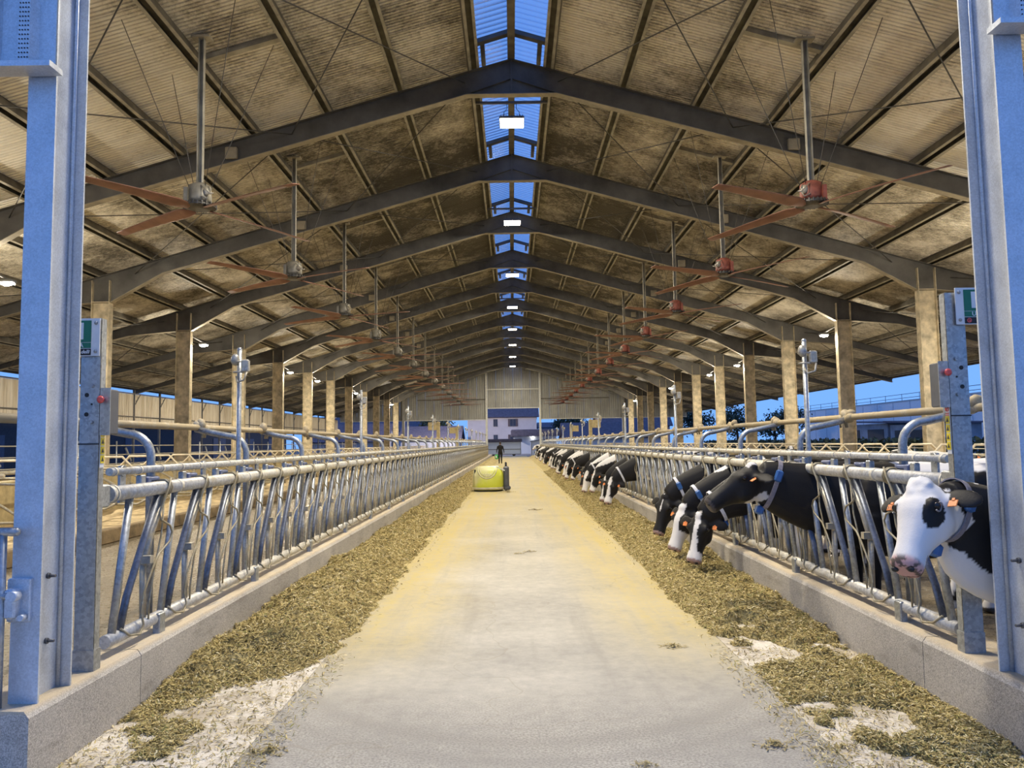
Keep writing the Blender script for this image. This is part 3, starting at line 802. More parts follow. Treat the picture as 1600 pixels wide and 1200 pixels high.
# ================================================================== POSTS, SIGNS, GATE
def lettering(name, cv, mat, par, mw):
    t_ = bpy.data.objects.new('tmp_text', cv); COL.objects.link(t_); dg = bpy.context.evaluated_depsgraph_get(); dg.update()
    me = bpy.data.meshes.new_from_object(t_.evaluated_get(dg)); bpy.data.objects.remove(t_); me.materials.clear(); me.name = name
    o = ob(name, me, mat, par); o.matrix_local = mw; return o
def sticker_strip(par, x, y, z, s):
    b = MB(); b.box((x, y, z), (.004, .045, .32)); b.build('sticker_strip', M['white'], par)
    fx = x - s*.0035
    b = MB(); ri = [(fx, y+.017*math.cos(a), z+.115+.017*math.sin(a)) for a in [2*PI*k/14 for k in range(15)]]
    b.tube(ri, .003, 5, False); b.tube([(fx, y-.012, z+.127), (fx, y+.012, z+.103)], .003, 5); b.box((fx, y, z+.085), (.003, .034, .006)); b.box((fx, y, z+.074), (.003, .034, .006)); b.build('prohibition_symbol', M['red'], par)
    for k in range(4):
        b = MB(); b.box((fx, y, z+.045-.052*k), (.003, .04, .047)); wy_ = b.build('warning_symbol', M['yellow'], par); b = MB()
        zz = z+.045-.052*k; fx2 = x - s*.0055
        b.prism([(-.014, -.012), (.014, -.012), (0, .014)], lambda a, c, d: (d, y+a, zz+c), fx2-.001, fx2+.001)
        b.build('warning_triangle', M['dark'], wy_)
for s in (-1, 1):
    px, py = s*2.605, (4.55 if s < 0 else 4.64)
    H = 2.43 if s < 0 else 2.52
    p = E('barrier_post', (px, py, .372)); T(p, 'tall galvanised channel post at the near end of the %s feed barrier' % SIDE[s], 'post')
    h = H-.37
    b = MB(); b.box((0, -.0, h/2), (.115, .008, h)); b.box((s*-.0535, .028, h/2), (.008, .06, h)); b.box((s*.0535, .028, h/2), (.008, .06, h)); b.build('channel', M['galv'], p)
    b = MB(); b.box((0, .03, .06), (.125, .075, .12)); b.build('foot_sleeve', M['galv'], p)
    for dx, dz, r in ((.018, .0, .013), (.018, -.115, .013), (-.012, -.055, .006)):
        b = MB(); b.cyl((s*dx, -.006, h-.46+dz), (s*dx, -.003, h-.46+dz), r, 12); b.build('bolt_hole', M['black'], p)
    for dz in (.055, -.16):
        b = MB(); b.cyl((-s*.012, -.016, h-.46+dz), (-s*.012, -.003, h-.46+dz), .011, 6); b.cyl((-s*.012, -.008, h-.46+dz), (-s*.012, -.003, h-.46+dz), .014, 12); b.build('bolt', M['galv'], p)
    # switch box with red button
    b = MB(); b.bev((-s*.085, .055, h-.56), (.05, .13, .27), .006); b.build('switch_box', M['darkgrey'], p)
    b = MB(); b.box((-s*.1, -.018, h-.56), (.06, .006, .28)); b.build('switch_cover', M['galv'], p)
    b = MB(); b.tube([(-s*.085, -.021, h-.49), (-s*.085, -.030, h-.49), (-s*.085, -.045, h-.49), (-s*.085, -.052, h-.49)], [.012, .012, .023, .012], 12); b.build('red_button', M['red'], p)
    sticker_strip(p, -s*.0600, .03, 1.33, s)
    b = MB(); b.box((0, -.006, h-.75), (.122, .006, .008)); b.build('strap', M['dark'], p)
    # rail clamp and neck rail bracket
    b = MB(); b.bev((0, .13, .995), (.075, .12, .14), .01); b.build('rail_clamp', M['galv'], p)
    b = MB(); b.box((s*.02, .12, 1.48), (.1, .15, .008)); b.box((s*.02, .12, 1.56), (.1, .15, .008)); b.box((s*.02, .06, 1.52), (.02, .02, .08)); b.box((s*.02, .18, 1.52), (.06, .012, .08)); b.build('hinge_bracket', M['darkgrey'], p)
    b = MB(); b.tube([(s*.02, .17, 1.575), (s*.02, .30, 1.585)], .012, 8); b.build('hinge_pin', M['yellow_paint'], p)
    b = MB()
    for k in range(4): b.tube([(s*.02, .19+.012*k, 1.5), (s*.03, .19+.012*k, 1.42), (s*.02, .2+.012*k, 1.37)], .005, 5)
    b.build('tie_wire', M['galv'], p)
    # exit sign
    sw, sh = .36, .225
    sx_ = px + (.175 if s > 0 else -.12); sz = H-.115 if s < 0 else H-.085
    g_ = E('exit_sign', (sx_, py-.022, sz)); T(g_, 'green and white exit sign bolted to the %s barrier post' % SIDE[s], 'sign')
    b = MB(); b.box((0, 0, 0), (sw, .006, sh)); b.build('sign_plate', M['white'], g_)
    b = MB(); b.box((0, -.004, .035), (sw-.10, .002, .13)); b.build('green_field', M['green'], g_); b = MB(); b.box((0, -.004, -.049), (sw-.10, .002, .032)); b.build('green_band', M['green'], g_)
    b = MB(); b.box((0, -.0055, .037), (sw-.19, .002, .10)); b.build('white_square', M['white'], g_)
    b = MB(); b.box((0, -.004, -.088), (sw-.10, .002, .038)); b.build('black_band', M['black'], g_)
    b = MB(); b.cyl((-.103, -.0065, -.088), (-.103, -.0045, -.088), .014, 16); b.build('round_emblem', M['red'], g_)
    b = MB(); b.tube([(-.103+.007*math.cos(q), -.0075, -.088+.007*math.sin(q)) for q in [2*PI*k/10 for k in range(8)]], .0018, 5); b.build('emblem_mark', M['black'], g_)
    for tx, sz_, x_, z_, al, sh_ in (('USCITA', .032, 0, -.060, 'CENTER', 0), ('delli', .030, .122, -.097, 'RIGHT', .25)):
        c_ = bpy.data.curves.new('lettering', 'FONT'); c_.body = tx; c_.size = sz_; c_.align_x = al; c_.extrude = .0008; c_.shear = sh_; c_.offset = .0006
        if tx == 'USCITA': c_.size = .036; c_.space_character = 1.55
        lettering('lettering', c_, M['white'], g_, Matrix.Translation((x_, -.0065, z_)) @ Matrix.Rotation(PI/2, 4, 'X'))
    for x_ in (-1, 1):
        for z_ in (-.085, .085):
            b = MB(); b.sph((x_*(sw/2-.022), -.006, z_), (.011, .008, .011), 10, 6); b.build('bolt', M['galv'], g_)
# tubular gate at the left edge
ga = E('tubular_gate', (-2.72, 3.93, .15)); T(ga, 'galvanised tubular gate hinged on the left entrance column', 'gate')
for z, x1, r_ in ((1.09, .10, .022), (.77, .08, .019), (.11, .05, .019), (.44, -.02, .015)):
    b = MB(); b.tube([(x1, 0, z), (-1.9, 0, z)], r_, 10); b.sph((x1, 0, z), r_, 10, 6); b.build('gate_rail', M['galv'], ga)
for x in (.035, -.6, -1.2, -1.85):
    b = MB(); b.tube([(x, 0, .10), (x, 0, 1.10)], .018, 10); b.build('gate_bar', M['galv'], ga)
b = MB(); b.bev((.09, .062, .74), (.12, .03, .22), .006); b.build('hinge_plate', M['galv_col'], ga)
b = MB(); b.bev((.075, .03, .73), (.06, .07, .15), .01); b.cyl((.13, .04, .66), (.13, -.0, .66), .016, 10); b.cyl((.10, .02, .77), (.10, -.03, .77), .027, 12); b.build('hinge', M['galv_col'], ga)

# ================================================================== STALLS
def ordn(k):
    k += 1
    if k <= 19: return ORD[k-1]
    T_ = {2:('twentieth','twenty'),3:('thirtieth','thirty'),4:('fortieth','forty'),5:('fiftieth','fifty'),6:('sixtieth','sixty')}[k//10]
    return T_[0] if k % 10 == 0 else T_[1]+'-'+ORD[k%10-1]
def divider(s):
    b = MB(); X = lambda v: s*v
    b.tube([(X(.15), 0, .62), (X(.35), 0, .52), (X(1.2), 0, .52), (X(1.45), 0, .68), (X(1.75), 0, .86), (X(1.9), 0, 1.1), (X(1.62), 0, 1.18), (X(.45), 0, 1.12), (X(.16), 0, .96), (X(.10), 0, .78), (X(.15), 0, .62)], .025, 7, False)
    l = b.mesh('loop'); l.materials.append(M['stall'])
    b = MB(); b.tube([(X(1.45), 0, 1.22), (X(1.72), 0, 1.22), (X(1.95), 0, 1.46), (X(2.40), 0, 1.46), (X(2.63), 0, 1.22), (X(2.9), 0, 1.22)], .029, 7)
    h = b.mesh('hoop'); h.materials.append(M['hoop'])
    b = MB(); b.box((X(1.78), 0, .62), (.07, .07, 1.2)); q = b.mesh('stall_post'); q.materials.append(M['stall'])
    return l, h, q
for s in (-1, 1):
    l, h, q = divider(s)
    for k in range(60):
        d = E('stall_divider', (s*7.45, 9.6+1.25*k, .0)); T(d, 'bent tube stall divider with a raised hoop, %s in the %s sand stalls' % (ordn(k), SIDE[s]), 'divider', '%s stall dividers' % SIDE[s])
        ob('loop', l, None, d); ob('hoop', h, None, d); ob('stall_post', q, None, d)
    for x, z in ((9.1, 1.15), (9.6, 1.22), (10.2, 1.22)):
        b = MB(); b.tube([(s*x, 9, z), (s*x, 86, z)], .03, 8); T(b.build('stall_rail', M['stall']), 'long dusty tube running along the %s sand stalls, %s of three' % (SIDE[s], {9.1:'nearest the alley',9.6:'middle',10.2:'outermost'}[x]), 'rail')
    b = MB(); b.bev((s*9.85, 48, .62), (.35, 77, .9), .02); T(b.build('head_board', M['wood']), 'long ochre board between the two %s stall rows' % SIDE[s], 'board')
    # outer railing
    ra = E('outer_railing', (s*17.6, 0, 0)); T(ra, 'pale tube railing along the outer %s side of the barn' % SIDE[s], 'railing')
    if s < 0:
        for z in (.6, 1.0, 1.4, 1.8):
            b = MB(); b.tube([(0, 10, z), (0, 86, z)], .025, 6); b.build('railing_tube', M['galv_dirty'], ra)
        for k in range(26):
            b = MB(); b.tube([(0, 10+3*k, 0), (0, 10+3*k, 2.0)], .035, 6); b.beam((0, 10.8+3*k, 1.7), (0, 11.3+3*k, 1.1), .05, .09); b.build('railing_post', M['galv'], ra)
    else:
        for z in (.7, 1.15):
            b = MB(); b.tube([(0, 10, z), (0, 86, z)], .025, 6); b.build('railing_tube', M['galv_dirty'], ra)
        for k in range(26):
            b = MB(); b.tube([(0, 10+3*k, 0), (0, 10+3*k, 1.2)], .035, 6); b.build('railing_post', M['galv'], ra)
for s in (-1, 1):
    for k, y in enumerate((46.5, 62.0)):
        o = E('board_post', (s*4.6, y, 0)); T(o, 'ochre square post with a board beside the %s alley, %s' % (SIDE[s], ('nearer of two', 'farther of two')[k]), 'post')
        b = MB(); b.bev((0, 0, 1.5), (.2, .2, 3.0), .02); b.build('post', M['wood'], o)
        b = MB(); b.bev((.35*s, -.12, 2.72), (.5, .06, .48), .01); b.build('board', M['wood'], o)

# ================================================================== FEED PUSHER ROBOT
ro = E('feed_pusher', (-.98, 27.0, 0)); T(ro, 'yellow green rounded feed pushing robot with a black side tower on the lane', 'robot')
rings = []
for z, rx, ry in ((.05, .50, .62), (.12, .535, .66), (.20, .54, .665), (.50, .535, .65), (.62, .52, .60), (.74, .49, .50), (.82, .44, .38), (.85, .36, .25)):
    rings.append(((0, 0, z), (1,0,0), (0,1,0), rx, ry))
def lime():
    m = NT('dusty_lime_shell'); co = m.coord('Object'); sep = m.n('ShaderNodeSeparateXYZ'); m.l(co, sep.inputs[0]); f = m.noise(co, 3.0, 5, .65)
    g = m.math('ADD', m.math('ADD', m.math('MULTIPLY', sep.outputs[2], .55), m.math('MULTIPLY', sep.outputs[0], -.45)), m.math('MULTIPLY', f, .7))
    m.set(m.mix(m.mrange(g, .45, .95), (.58,.62,.05), (.66,.63,.34)), .4); return m.m
mlime = lime()
mcream = plain('dusty_cream_skirt', (.62,.58,.40), .6, 0, .15, 6)
b = MB(); b.loft(rings, 40, 3.2); b.build('shell', mlime, ro)
b = MB(); b.loft([((0,0,.0),(1,0,0),(0,1,0),.49,.61), ((0,0,.06),(1,0,0),(0,1,0),.50,.62)], 40, 3.2); b.build('base', M['black'], ro)
b = MB(); b.loft([((0,0,z),(1,0,0),(0,1,0),.548*k,.673*k) for z, k in ((.07,.97),(.08,1.0),(.14,1.0),(.15,.97))], 40, 3.2); b.build('skirt_rim', mcream, ro)
b = MB()
def onshell(x, z):
    # front face of the shell (towards -y)
    ry = np.interp(z, [.05,.12,.2,.5,.62,.74,.82,.85], [.62,.66,.665,.65,.60,.50,.38,.25]); rx = np.interp(z, [.05,.2,.5,.62,.74,.82,.85], [.5,.54,.535,.52,.49,.44,.36])
    t = max(0, 1-abs(x/rx)**3.2)**(1/3.2); return (x, -ry*t-.012, z)
for x0, w0 in ((-.02, .33),):
    for off in (0, -.07):
        pts = []
        for k in range(17):
            a = PI + PI*k/16; pts.append(onshell(x0+(w0+off)*math.cos(a), .80+ (.36+off)*math.sin(a)*.98))
        b.tube(pts, .018 if off == 0 else .010, 6)
for k in range(5): b.tube([onshell(-.16+.06*k, .62), onshell(-.10+.05*k, .55), onshell(-.13+.06*k, .5)], .011, 5)
b.build('curved_emblem', mcream, ro)
b = MB(); b.box(onshell(-.44, .68), (.05, .03, .14)); b.build('side_marking', M['dark'], ro)
b = MB(); b.bev((.63, -.12, .43), (.20, .32, .82), .04); b.bev((.66, -.2, .1), (.24, .3, .14), .04); b.build('side_tower', M['darkgrey'], ro)
b = MB(); b.cyl((.62, -.1, .83), (.62, -.1, .94), .035, 10); b.sph((.62, -.1, .95), .04, 8, 6); b.build('beacon', M['dark'], ro)
b = MB(); b.beam((.30, -.30, .83), (.58, -.28, .70), .10, .04); b.build('control_bar', M['white'], ro)
# ================================================================== COWS
def remesh(mb, vox, it=3, name='body'):
    me = mb.mesh(name, False)
    o = bpy.data.objects.new('tmp', me); COL.objects.link(o)
    r = o.modifiers.new('r', 'REMESH'); r.mode = 'VOXEL'; r.voxel_size = vox
    m = o.modifiers.new('s', 'SMOOTH'); m.factor = .5; m.iterations = it
    dg = bpy.context.evaluated_depsgraph_get(); dg.update()
    out = bpy.data.meshes.new_from_object(o.evaluated_get(dg))
    bpy.data.objects.remove(o); bpy.data.meshes.remove(me)
    out.polygons.foreach_set('use_smooth', [True]*len(out.polygons)); out.name = name
    return out
def verts(me):
    a = np.empty(len(me.vertices)*3); me.vertices.foreach_get('co', a); return a.reshape(-1, 3)
def paint(me, col):
    at = me.color_attributes.get('paint') or me.color_attributes.new('paint', 'FLOAT_COLOR', 'POINT')
    c = np.ones((len(me.vertices), 4)); c[:, :3] = col; at.data.foreach_set('color', c.ravel())
HEAD0 = [(-.045,-.05,.055,.06,2.0),(-.02,-.055,.080,.085,2.0),(.02,-.07,.098,.11,2.2),(.07,-.085,.108,.135,2.3),(.14,-.095,.112,.152,2.4),(.20,-.098,.104,.150,2.4),(.27,-.088,.084,.122,2.4),
        (.35,-.078,.070,.098,2.4),(.43,-.074,.066,.084,2.4),(.49,-.074,.074,.080,2.5),(.53,-.077,.080,.080,2.8),(.565,-.08,.076,.074,2.8),(.582,-.082,.064,.060,2.6)]
HEAD = [(x*.90 if x > 0 else x, zc, hw*1.14, hh*1.04, ex) for x, zc, hw, hh, ex in HEAD0]
def head_matrix(poll, a, n):
    a = Vector(a).normalized(); n = Vector(n); n = (n - a*n.dot(a)).normalized(); y = n.cross(a)
    Mx = Matrix((a, y, n)).transposed().to_4x4(); Mx.translation = Vector(poll); return Mx
def neck_frames(path):
    out = []
    for i, (p, hw, hh) in enumerate(path):
        p = Vector(p); q0 = Vector(path[max(i-1,0)][0]); q1 = Vector(path[min(i+1,len(path)-1)][0])
        t = (q1-q0).normalized(); y = Vector((0,1,0)); y = (y - t*y.dot(t)).normalized(); z = t.cross(y)
        if z.z < 0 and abs(t.z) < .5: pass
        out.append((p, y, -z if (-z).z > 0 or True else z, hw, hh))
    return out
def smooth_path(path, n=4):
    # Catmull-Rom through the neck stations
    res = []
    P_ = [np.array([*p, hw, hh]) for p, hw, hh in path]
    for i in range(len(P_)-1):
        p0 = P_[max(i-1,0)]; p1 = P_[i]; p2 = P_[i+1]; p3 = P_[min(i+2, len(P_)-1)]
        for k in range(n):
            t = k/n; q = .5*((2*p1) + (-p0+p2)*t + (2*p0-5*p1+4*p2-p3)*t*t + (-p0+3*p1-3*p2+p3)*t**3)
            res.append((tuple(q[:3]), q[3], q[4]))
    q = P_[-1]; res.append((tuple(q[:3]), q[3], q[4])); return res
def cow_shape(neck, HM, vox=.03, it=3, ear=(0,0), body=True, hs=1.0, hw_s=1.0, tuft=False):
    b = MB(); Y = (0,1,0); Z = (0,0,1)
    if body:
        tr = [(-.98,1.20,.07,.10),(-.93,1.17,.18,.24),(-.80,1.12,.27,.33),(-.58,1.06,.30,.38),(-.2,.98,.34,.44),(.15,.97,.335,.45),(.42,1.0,.29,.42),(.62,1.04,.235,.39),(.78,1.06,.18,.32),(.87,1.05,.10,.2)]
        b.loft([((x,0,z),Y,Z,hw,hh) for x,z,hw,hh in tr], 20, 2.3)
        for s in (-1, 1):
            b.sph((-.52,s*.23,1.32),(.12,.09,.09),10,8); b.sph((-.9,s*.13,1.28),(.09,.07,.08),10,8); b.sph((.45,s*.2,1.05),(.2,.12,.3),10,8)
            b.tube([(.50,s*.17,.95),(.47,s*.19,.74),(.50,s*.18,.58),(.51,s*.18,.43),(.50,s*.18,.30),(.50,s*.18,.14),(.53,s*.18,.07),(.545,s*.18,.0)],[.15,.115,.075,.060,.042,.046,.055,.065],10)
            b.tube([(-.66,s*.18,1.0),(-.55,s*.22,.78),(-.66,s*.21,.62),(-.80,s*.19,.49),(-.78,s*.19,.32),(-.75,s*.19,.14),(-.72,s*.19,.07),(-.70,s*.19,.0)],[.21,.16,.095,.062,.046,.048,.056,.066],10)
        b.sph((-.42,0,.56),(.26,.19,.19),12,8); b.sph((.72,0,.78),(.14,.12,.16),10,8)
        for sx in (-.5,-.34):
            for s in (-1,1): b.tube([(sx,s*.09,.45),(sx,s*.095,.35)],.026,6)
        b.tube([(-.95,0,1.30),(-1.03,0,1.18),(-1.04,0,.9),(-1.02,0,.62)],[.045,.036,.03,.032],8); b.sph((-1.02,0,.5),(.045,.045,.13),8,6)
    fr = neck_frames(smooth_path(neck)); b.loft(fr, 18, 2.2)
    HR = []
    y = HM.to_3x3() @ Vector((0,1,0)); n = HM.to_3x3() @ Vector((0,0,1))
    for x, zc, hw, hh, ex in HEAD: HR.append((HM @ Vector((x*hs, 0, zc*hs)), y, n, hw*hs*(hw_s if x < .3 else 1+(hw_s-1)*max(-.6, (.42-x)/.12)), hh*hs))
    b.loft(HR, 20, 2.3)
    R3 = HM.to_3x3()
    def hp(x, yy, z): return tuple(HM @ Vector((x*hs, yy*hs, z*hs)))
    b.sph(hp(-.015,0,.02), (.06*hs,.075*hs,.05*hs), 10, 8, R3)
    for s in (-1, 1):
        b.sph(hp(.125,s*.100,.012), (.052*hs,.034*hs,.036*hs), 10, 8, R3); b.sph(hp(.17,s*.085,-.135), (.10*hs,.04*hs,.075*hs), 10, 8, R3)
        b.sph(hp(.480,s*.052,-.045), (.042*hs,.034*hs,.032*hs), 8, 6, R3)
        e0 = Vector((.03, s*.095, -.035)); ed = Vector((-.04+ear[0], s*.95, -.12+ear[1])).normalized()
        wdir = Vector((1,0,0)); wdir = (wdir - ed*wdir.dot(ed)).normalized(); tdir = ed.cross(wdir)
        rr = []
        for t, hw in ((0,.030),(.2,.044),(.4,.064),(.6,.074),(.8,.066),(.93,.044),(1.0,.018)):
            c = e0 + ed*.215*t + Vector((0,0,-.05*t*t)); rr.append((HM @ (c*hs), R3 @ wdir, R3 @ tdir, hw*hs, max(vox*.9, .016)*hs))
        b.loft(rr, 10, 2.0)
    if tuft:
        q = random.Random(2)
        for k in range(26): b.sph(hp(q.uniform(-.055,.06), q.uniform(-.06,.06), .040+q.uniform(-.010,.012)), (.032*hs,.020*hs,.018*hs), 7, 5, R3 @ Matrix.Rotation(q.uniform(-1,1), 3, 'Z'))
    me = remesh(b, vox, it, 'cow')
    V = verts(me); H = np.array(HM.inverted())
    hv = V @ H[:3,:3].T + H[:3,3]
    return me, V, hv/hs
BLK, WHT, PNK = np.array((.012,.011,.011)), np.array((.72,.70,.68)), np.array((.55,.33,.30))
def coat(V, hv, seed, thr=.5, blaze=.03, muz=.36, legs=.6, face_white=False, edge=.03, wf=1.0):
    n = fbm(V*np.array((1.5,1.9,1.5))+seed*7.3, seed, 4)
    wht = (n > thr).astype(float)
    wht = np.where(V[:,2] < legs*.72+ .1*(n-.5), 1, wht)
    u, v, wv = hv[:,0], hv[:,1], hv[:,2]
    hd = (u > -.06) & (np.abs(v) < .14*wf) & (u < .62) & (np.abs(wv+.08) < .19)
    jn = (fbm(V*9, seed+3, 3)-.5)*.05
    bw = blaze*(1-.5*np.clip((.35-np.abs(u-.18))/.35,0,1)) + jn
    face = ((np.abs(v) < bw) & (wv > -.06)) | (u+jn > muz*.9)
    if face_white: face = ~(((u-.16)**2+(wv+.03)**2 < (.075+jn)**2))
    wht = np.where(hd, face.astype(float), wht)
    ears = (np.abs(v) >= .14*wf) & (u > -.12) & (u < .2) & (np.abs(v) < .4) & (np.abs(wv+.05) < .14)
    wht = np.where(ears, 0, wht)
    c = BLK + (WHT-BLK)*wht[:,None]
    c = np.where((hd & (u > .488))[:,None], PNK*.55+.08, c)
    ns = hd & (u > .40) & (((u-.52)/.045)**2 + ((np.abs(v)-.046)/.019)**2 + ((wv+.052)/.016)**2 < 1); c = np.where(ns[:,None], np.array((.02,.012,.012)), c)
    ud = (V[:,2] < .6) & (np.abs(V[:,0]+.42) < .3) & (np.abs(V[:,1]) < .2) & (V[:,2] > .3)
    c = np.where(ud[:,None], PNK*1.1, c)
    hoof = V[:,2] < .05; c = np.where(hoof[:,None], np.array((.05,.04,.03)), c)
    return c, hd, u, v, wv
EYEM = plain('dark_cow_eye', (.012,.009,.008), .08)
def cow_extras(o, HM, neck, hs=1.0, tag=True, collar=None, white_strap=False, eyes=True, tagsides=(-1,1), boxes=True, wd=.035):
    R3 = HM.to_3x3()
    def hp(x, y, z): return tuple(HM @ Vector((x*hs, y*hs, z*hs)))
    if eyes:
        for s in (-1, 1):
            b = MB(); b.sph(hp(.130, s*.1235, .006), .0225*hs, 12, 8, R3); b.build('eye', EYEM, o)
            b = MB(); b.sph(hp(.519, s*.047, -.052), (.014,.021,.017), 8, 6, R3); b.build('nostril', M['black'], o)
    if tag:
        for s in tagsides:
            b = MB(); b.bev(hp(.090, s*.185, -.030), (.046, .052, .007), .003, R3); b.box(hp(.065, s*.185, -.03), (.016,.016,.014), R3); b.build('ear_tag', M['orange'], o)
    if collar is not None:
        fr = neck_frames(smooth_path(neck)); i = int(collar*(len(fr)-2)); 
        c0, y0, z0, hw, hh = fr[i]; t = (fr[i+1][0]-c0).normalized()
        b = MB(); n = 28
        for k in range(n):
            a = 2*PI*k/n; e = 2/2.2
            for dt, g in ((-.02,.006),(-.02,.014),(.02,.014),(.02,.006)):
                x = math.copysign(abs(math.cos(a))**e, math.cos(a))*(hw+g); z = math.copysign(abs(math.sin(a))**e, math.sin(a))*(hh+g)
                b.v.append(tuple(c0 + y0*x + z0*z + t*dt))
        for k in range(n):
            for q in range(4): b.face([k*4+q, k*4+(q+1)%4, ((k+1)%n)*4+(q+1)%4, ((k+1)%n)*4+q])
        b.build('collar', M['whitestrap'] if white_strap else M['strap'], o)
        if boxes:
            Mx = Matrix((t, y0, z0)).transposed()
            zl = -1 if z0.z > 0 else 1
            b = MB(); b.bev(c0 + z0*zl*(hh+wd) + t*wd*.8, (.07, .09, .08), .015, Mx); b.build('collar_weight', M['blue_plastic'], o)
            for s in ((1,) if boxes == 1 else (-1, 1)):
                b = MB(); b.bev(c0 + y0*s*(hw*.93+.012) - z0*zl*hh*.38, (.065, .045, .11), .012, Mx); b.build('collar_transponder', M['blue_plastic'], o)
def place_cow(me, loc, rz, label, group=None):
    o = ob('cow', me, M['coat'], None, loc, (0,0,rz)); T(o, label, 'cow', group); return o
NECKD_ = [((.55,0,1.10),.21,.34),((.85,0,1.12),.165,.27),((1.15,0,1.06),.125,.205),((1.42,0,.95),.105,.165),((1.58,0,.84),.095,.13)]
def downpose(turn, drop=0.0, sw=0.0, bend=0.0):
    neck = [((.55,0,1.10),.21,.34),((.85,sw*.1,1.08),.165,.32),((1.15,sw*.4,1.01-drop*.3),.128,.25),((1.42,sw*.8,.92-drop*.8),.108,.185),((1.57,sw,.82-drop),.092,.13)]
    poll = Vector((1.62, sw, .80-drop))
    a = Vector((.30+bend, .26*turn, -.90)); n = Vector((.66, .85*turn, .3))
    return neck, head_matrix(poll, a, n)

def neckmask(V): return (V[:,0] > .55)
# ---- cow A: white face at the right-hand gap
def W2L(w, loc): return (-(w[0]-loc[0]), -(w[1]-loc[1]), w[2]-loc[2])
locA = (3.93, 4.50, 0)
aW = Vector((-.25,-.20,-.35)).normalized()
cW = Vector((-.47,-.87,.10)); n0 = (cW - aW*cW.dot(aW)).normalized(); side = aW.cross(n0)
n1 = (n0*math.cos(R(38)) + side*math.sin(R(38))); n2 = (n0*math.cos(R(38)) - side*math.sin(R(38)))
nW = n1 if n1.x < n2.x else n2
pollA = (2.235, 4.425, 1.345)
neckA = [((.55,0,1.06),.21,.38),((.85,.0,1.06),.165,.39),((1.12,.0,1.05),.13,.40),((1.33,.02,1.09),.12,.345),((1.47,.035,1.20),.115,.21),(tuple(Vector(W2L(pollA,locA))+Vector((-.10,.02,-.10))),.10,.15)]
HMA = head_matrix(W2L(pollA, locA), (-aW.x, -aW.y, aW.z), (-nW.x, -nW.y, nW.z))
me, V, hv = cow_shape(neckA, HMA, .0125, 4, hs=.97, hw_s=1.16, tuft=True, ear=(.06,.06))
c, hd, u, v, wv = coat(V, hv, 5, .60, wf=1.2)
jn = (fbm(V*14, 31, 3)-.5)*.06
nk = (V[:,0] > .75) & ~hd
thr_z = np.clip(.86 + .8*(V[:,0]-1.34), .82, 1.08)
wht = (V[:,2]+jn*2 < thr_z) | ((V[:,0] < 1.40) & (V[:,2]+jn > 1.375))
c[nk] = np.where(wht[nk][:,None], WHT*.98, BLK)
face = np.ones(len(V))
patch = ((u-.172-.25*(v-.1))/.098)**2 + ((v-.108)/.052)**2 + ((wv+.01)/.075)**2 + jn*9
face = np.where((patch < 1) & (v > .03), 0, face)
face = np.where((((u-.16)/.07)**2 + ((wv+.01)/.06)**2 + jn*6 < 1) & (v < -.09), 0, face)
face = np.where((u < .02+jn*.4) & (wv < -.02) & (np.abs(v) > .10), 0, face)
c[hd] = (BLK + (WHT-BLK)*face[:,None])[hd]
ears = (np.abs(v) >= .158) & (u > -.12) & (u < .2) & (np.abs(v) < .4) & (np.abs(wv+.06) < .16)
c[ears] = BLK*1.3
mz = hd & (u > .44); mixf = sstep(.45, .49, u+jn*.3)[:,None]
c[mz] = (c*(1-mixf) + mixf*np.where((fbm(V*22, 3, 3) > .47)[:,None], PNK, np.array((.11,.08,.07))))[mz]
ns = hd & (u > .40) & (((u-.52)/.045)**2 + ((np.abs(v)-.046)/.019)**2 + ((wv+.052)/.016)**2 < 1); c[ns] = (.03,.015,.015)
mouth = hd & (np.abs(wv+.125+.05*(u-.5)) < .006) & (u > .39); c[mouth] = (.08,.04,.04)
paint(me, c)
o = place_cow(me, locA, PI, 'white-faced cow with a black eye patch, head pushed out by the entrance post')
cow_extras(o, HMA, neckA, .985, True, .95, wd=.07)
for s in (-1, 1):
    b = MB(); b.tube([tuple(HMA @ Vector((.130+.030*math.cos(q), s*(.1255+.004), .006-.024*math.sin(q)-.004))) for q in [PI*k/8-.3 for k in range(10)]], .005, 6); b.build('eyelid', plain('grey_eyelid', (.30,.27,.26), .5), o)
cv = bpy.data.curves.new('tag_number', 'FONT'); cv.body = '312'; cv.size = .032; cv.extrude = .0005; cv.align_x = 'CENTER'; cv.materials.append(M['dark'])
Rt = HMA.to_3x3() @ Matrix(((0,-1,0),(-1,0,0),(0,0,1))) @ Matrix(((1,0,0),(0,1,0),(0,0,1)))
xa = HMA.to_3x3() @ Vector((0,1,0)); ya = HMA.to_3x3() @ Vector((-1,0,0)); za = xa.cross(ya)
mw = Matrix((xa, ya, za)).transposed().to_4x4(); mw.translation = HMA @ Vector((.103, -.185, -.0255)); cv.size = .026; lettering('tag_number', cv, M['dark'], o, mw)
# ---- cow B: black, head level
locB = (3.62, 7.15, 0)
neckB = [((.55,0,1.08),.21,.36),((.85,0,1.09),.17,.34),((1.12,0,1.15),.14,.285),((1.34,0,1.23),.12,.225),((1.47,0,1.28),.105,.17)]
HMB = head_matrix((1.52,0,1.365), (.42,.03,-.24), (.45,.10,.85))
me, V, hv = cow_shape(neckB, HMB, .0165, 4, ear=(-.25,.02))
c, hd, u, v, wv = coat(V, hv, 9, .66)
c[(V[:,0] > .4)] = BLK*1.05
bk = (V[:,0] < .25) & (V[:,2] > 1.27+.05*np.sin(V[:,0]*7)) & (V[:,0] > -.75); c[bk] = WHT
ch = hd & (wv < -.2) & (u < .22) & (u > .02); c[ch] = WHT*.8
pt = hd & (wv > .015) & (u < .03) & (np.abs(v) < .05); c[pt] = WHT*.85
c[hd & (u > .495)] = (.07,.06,.06)
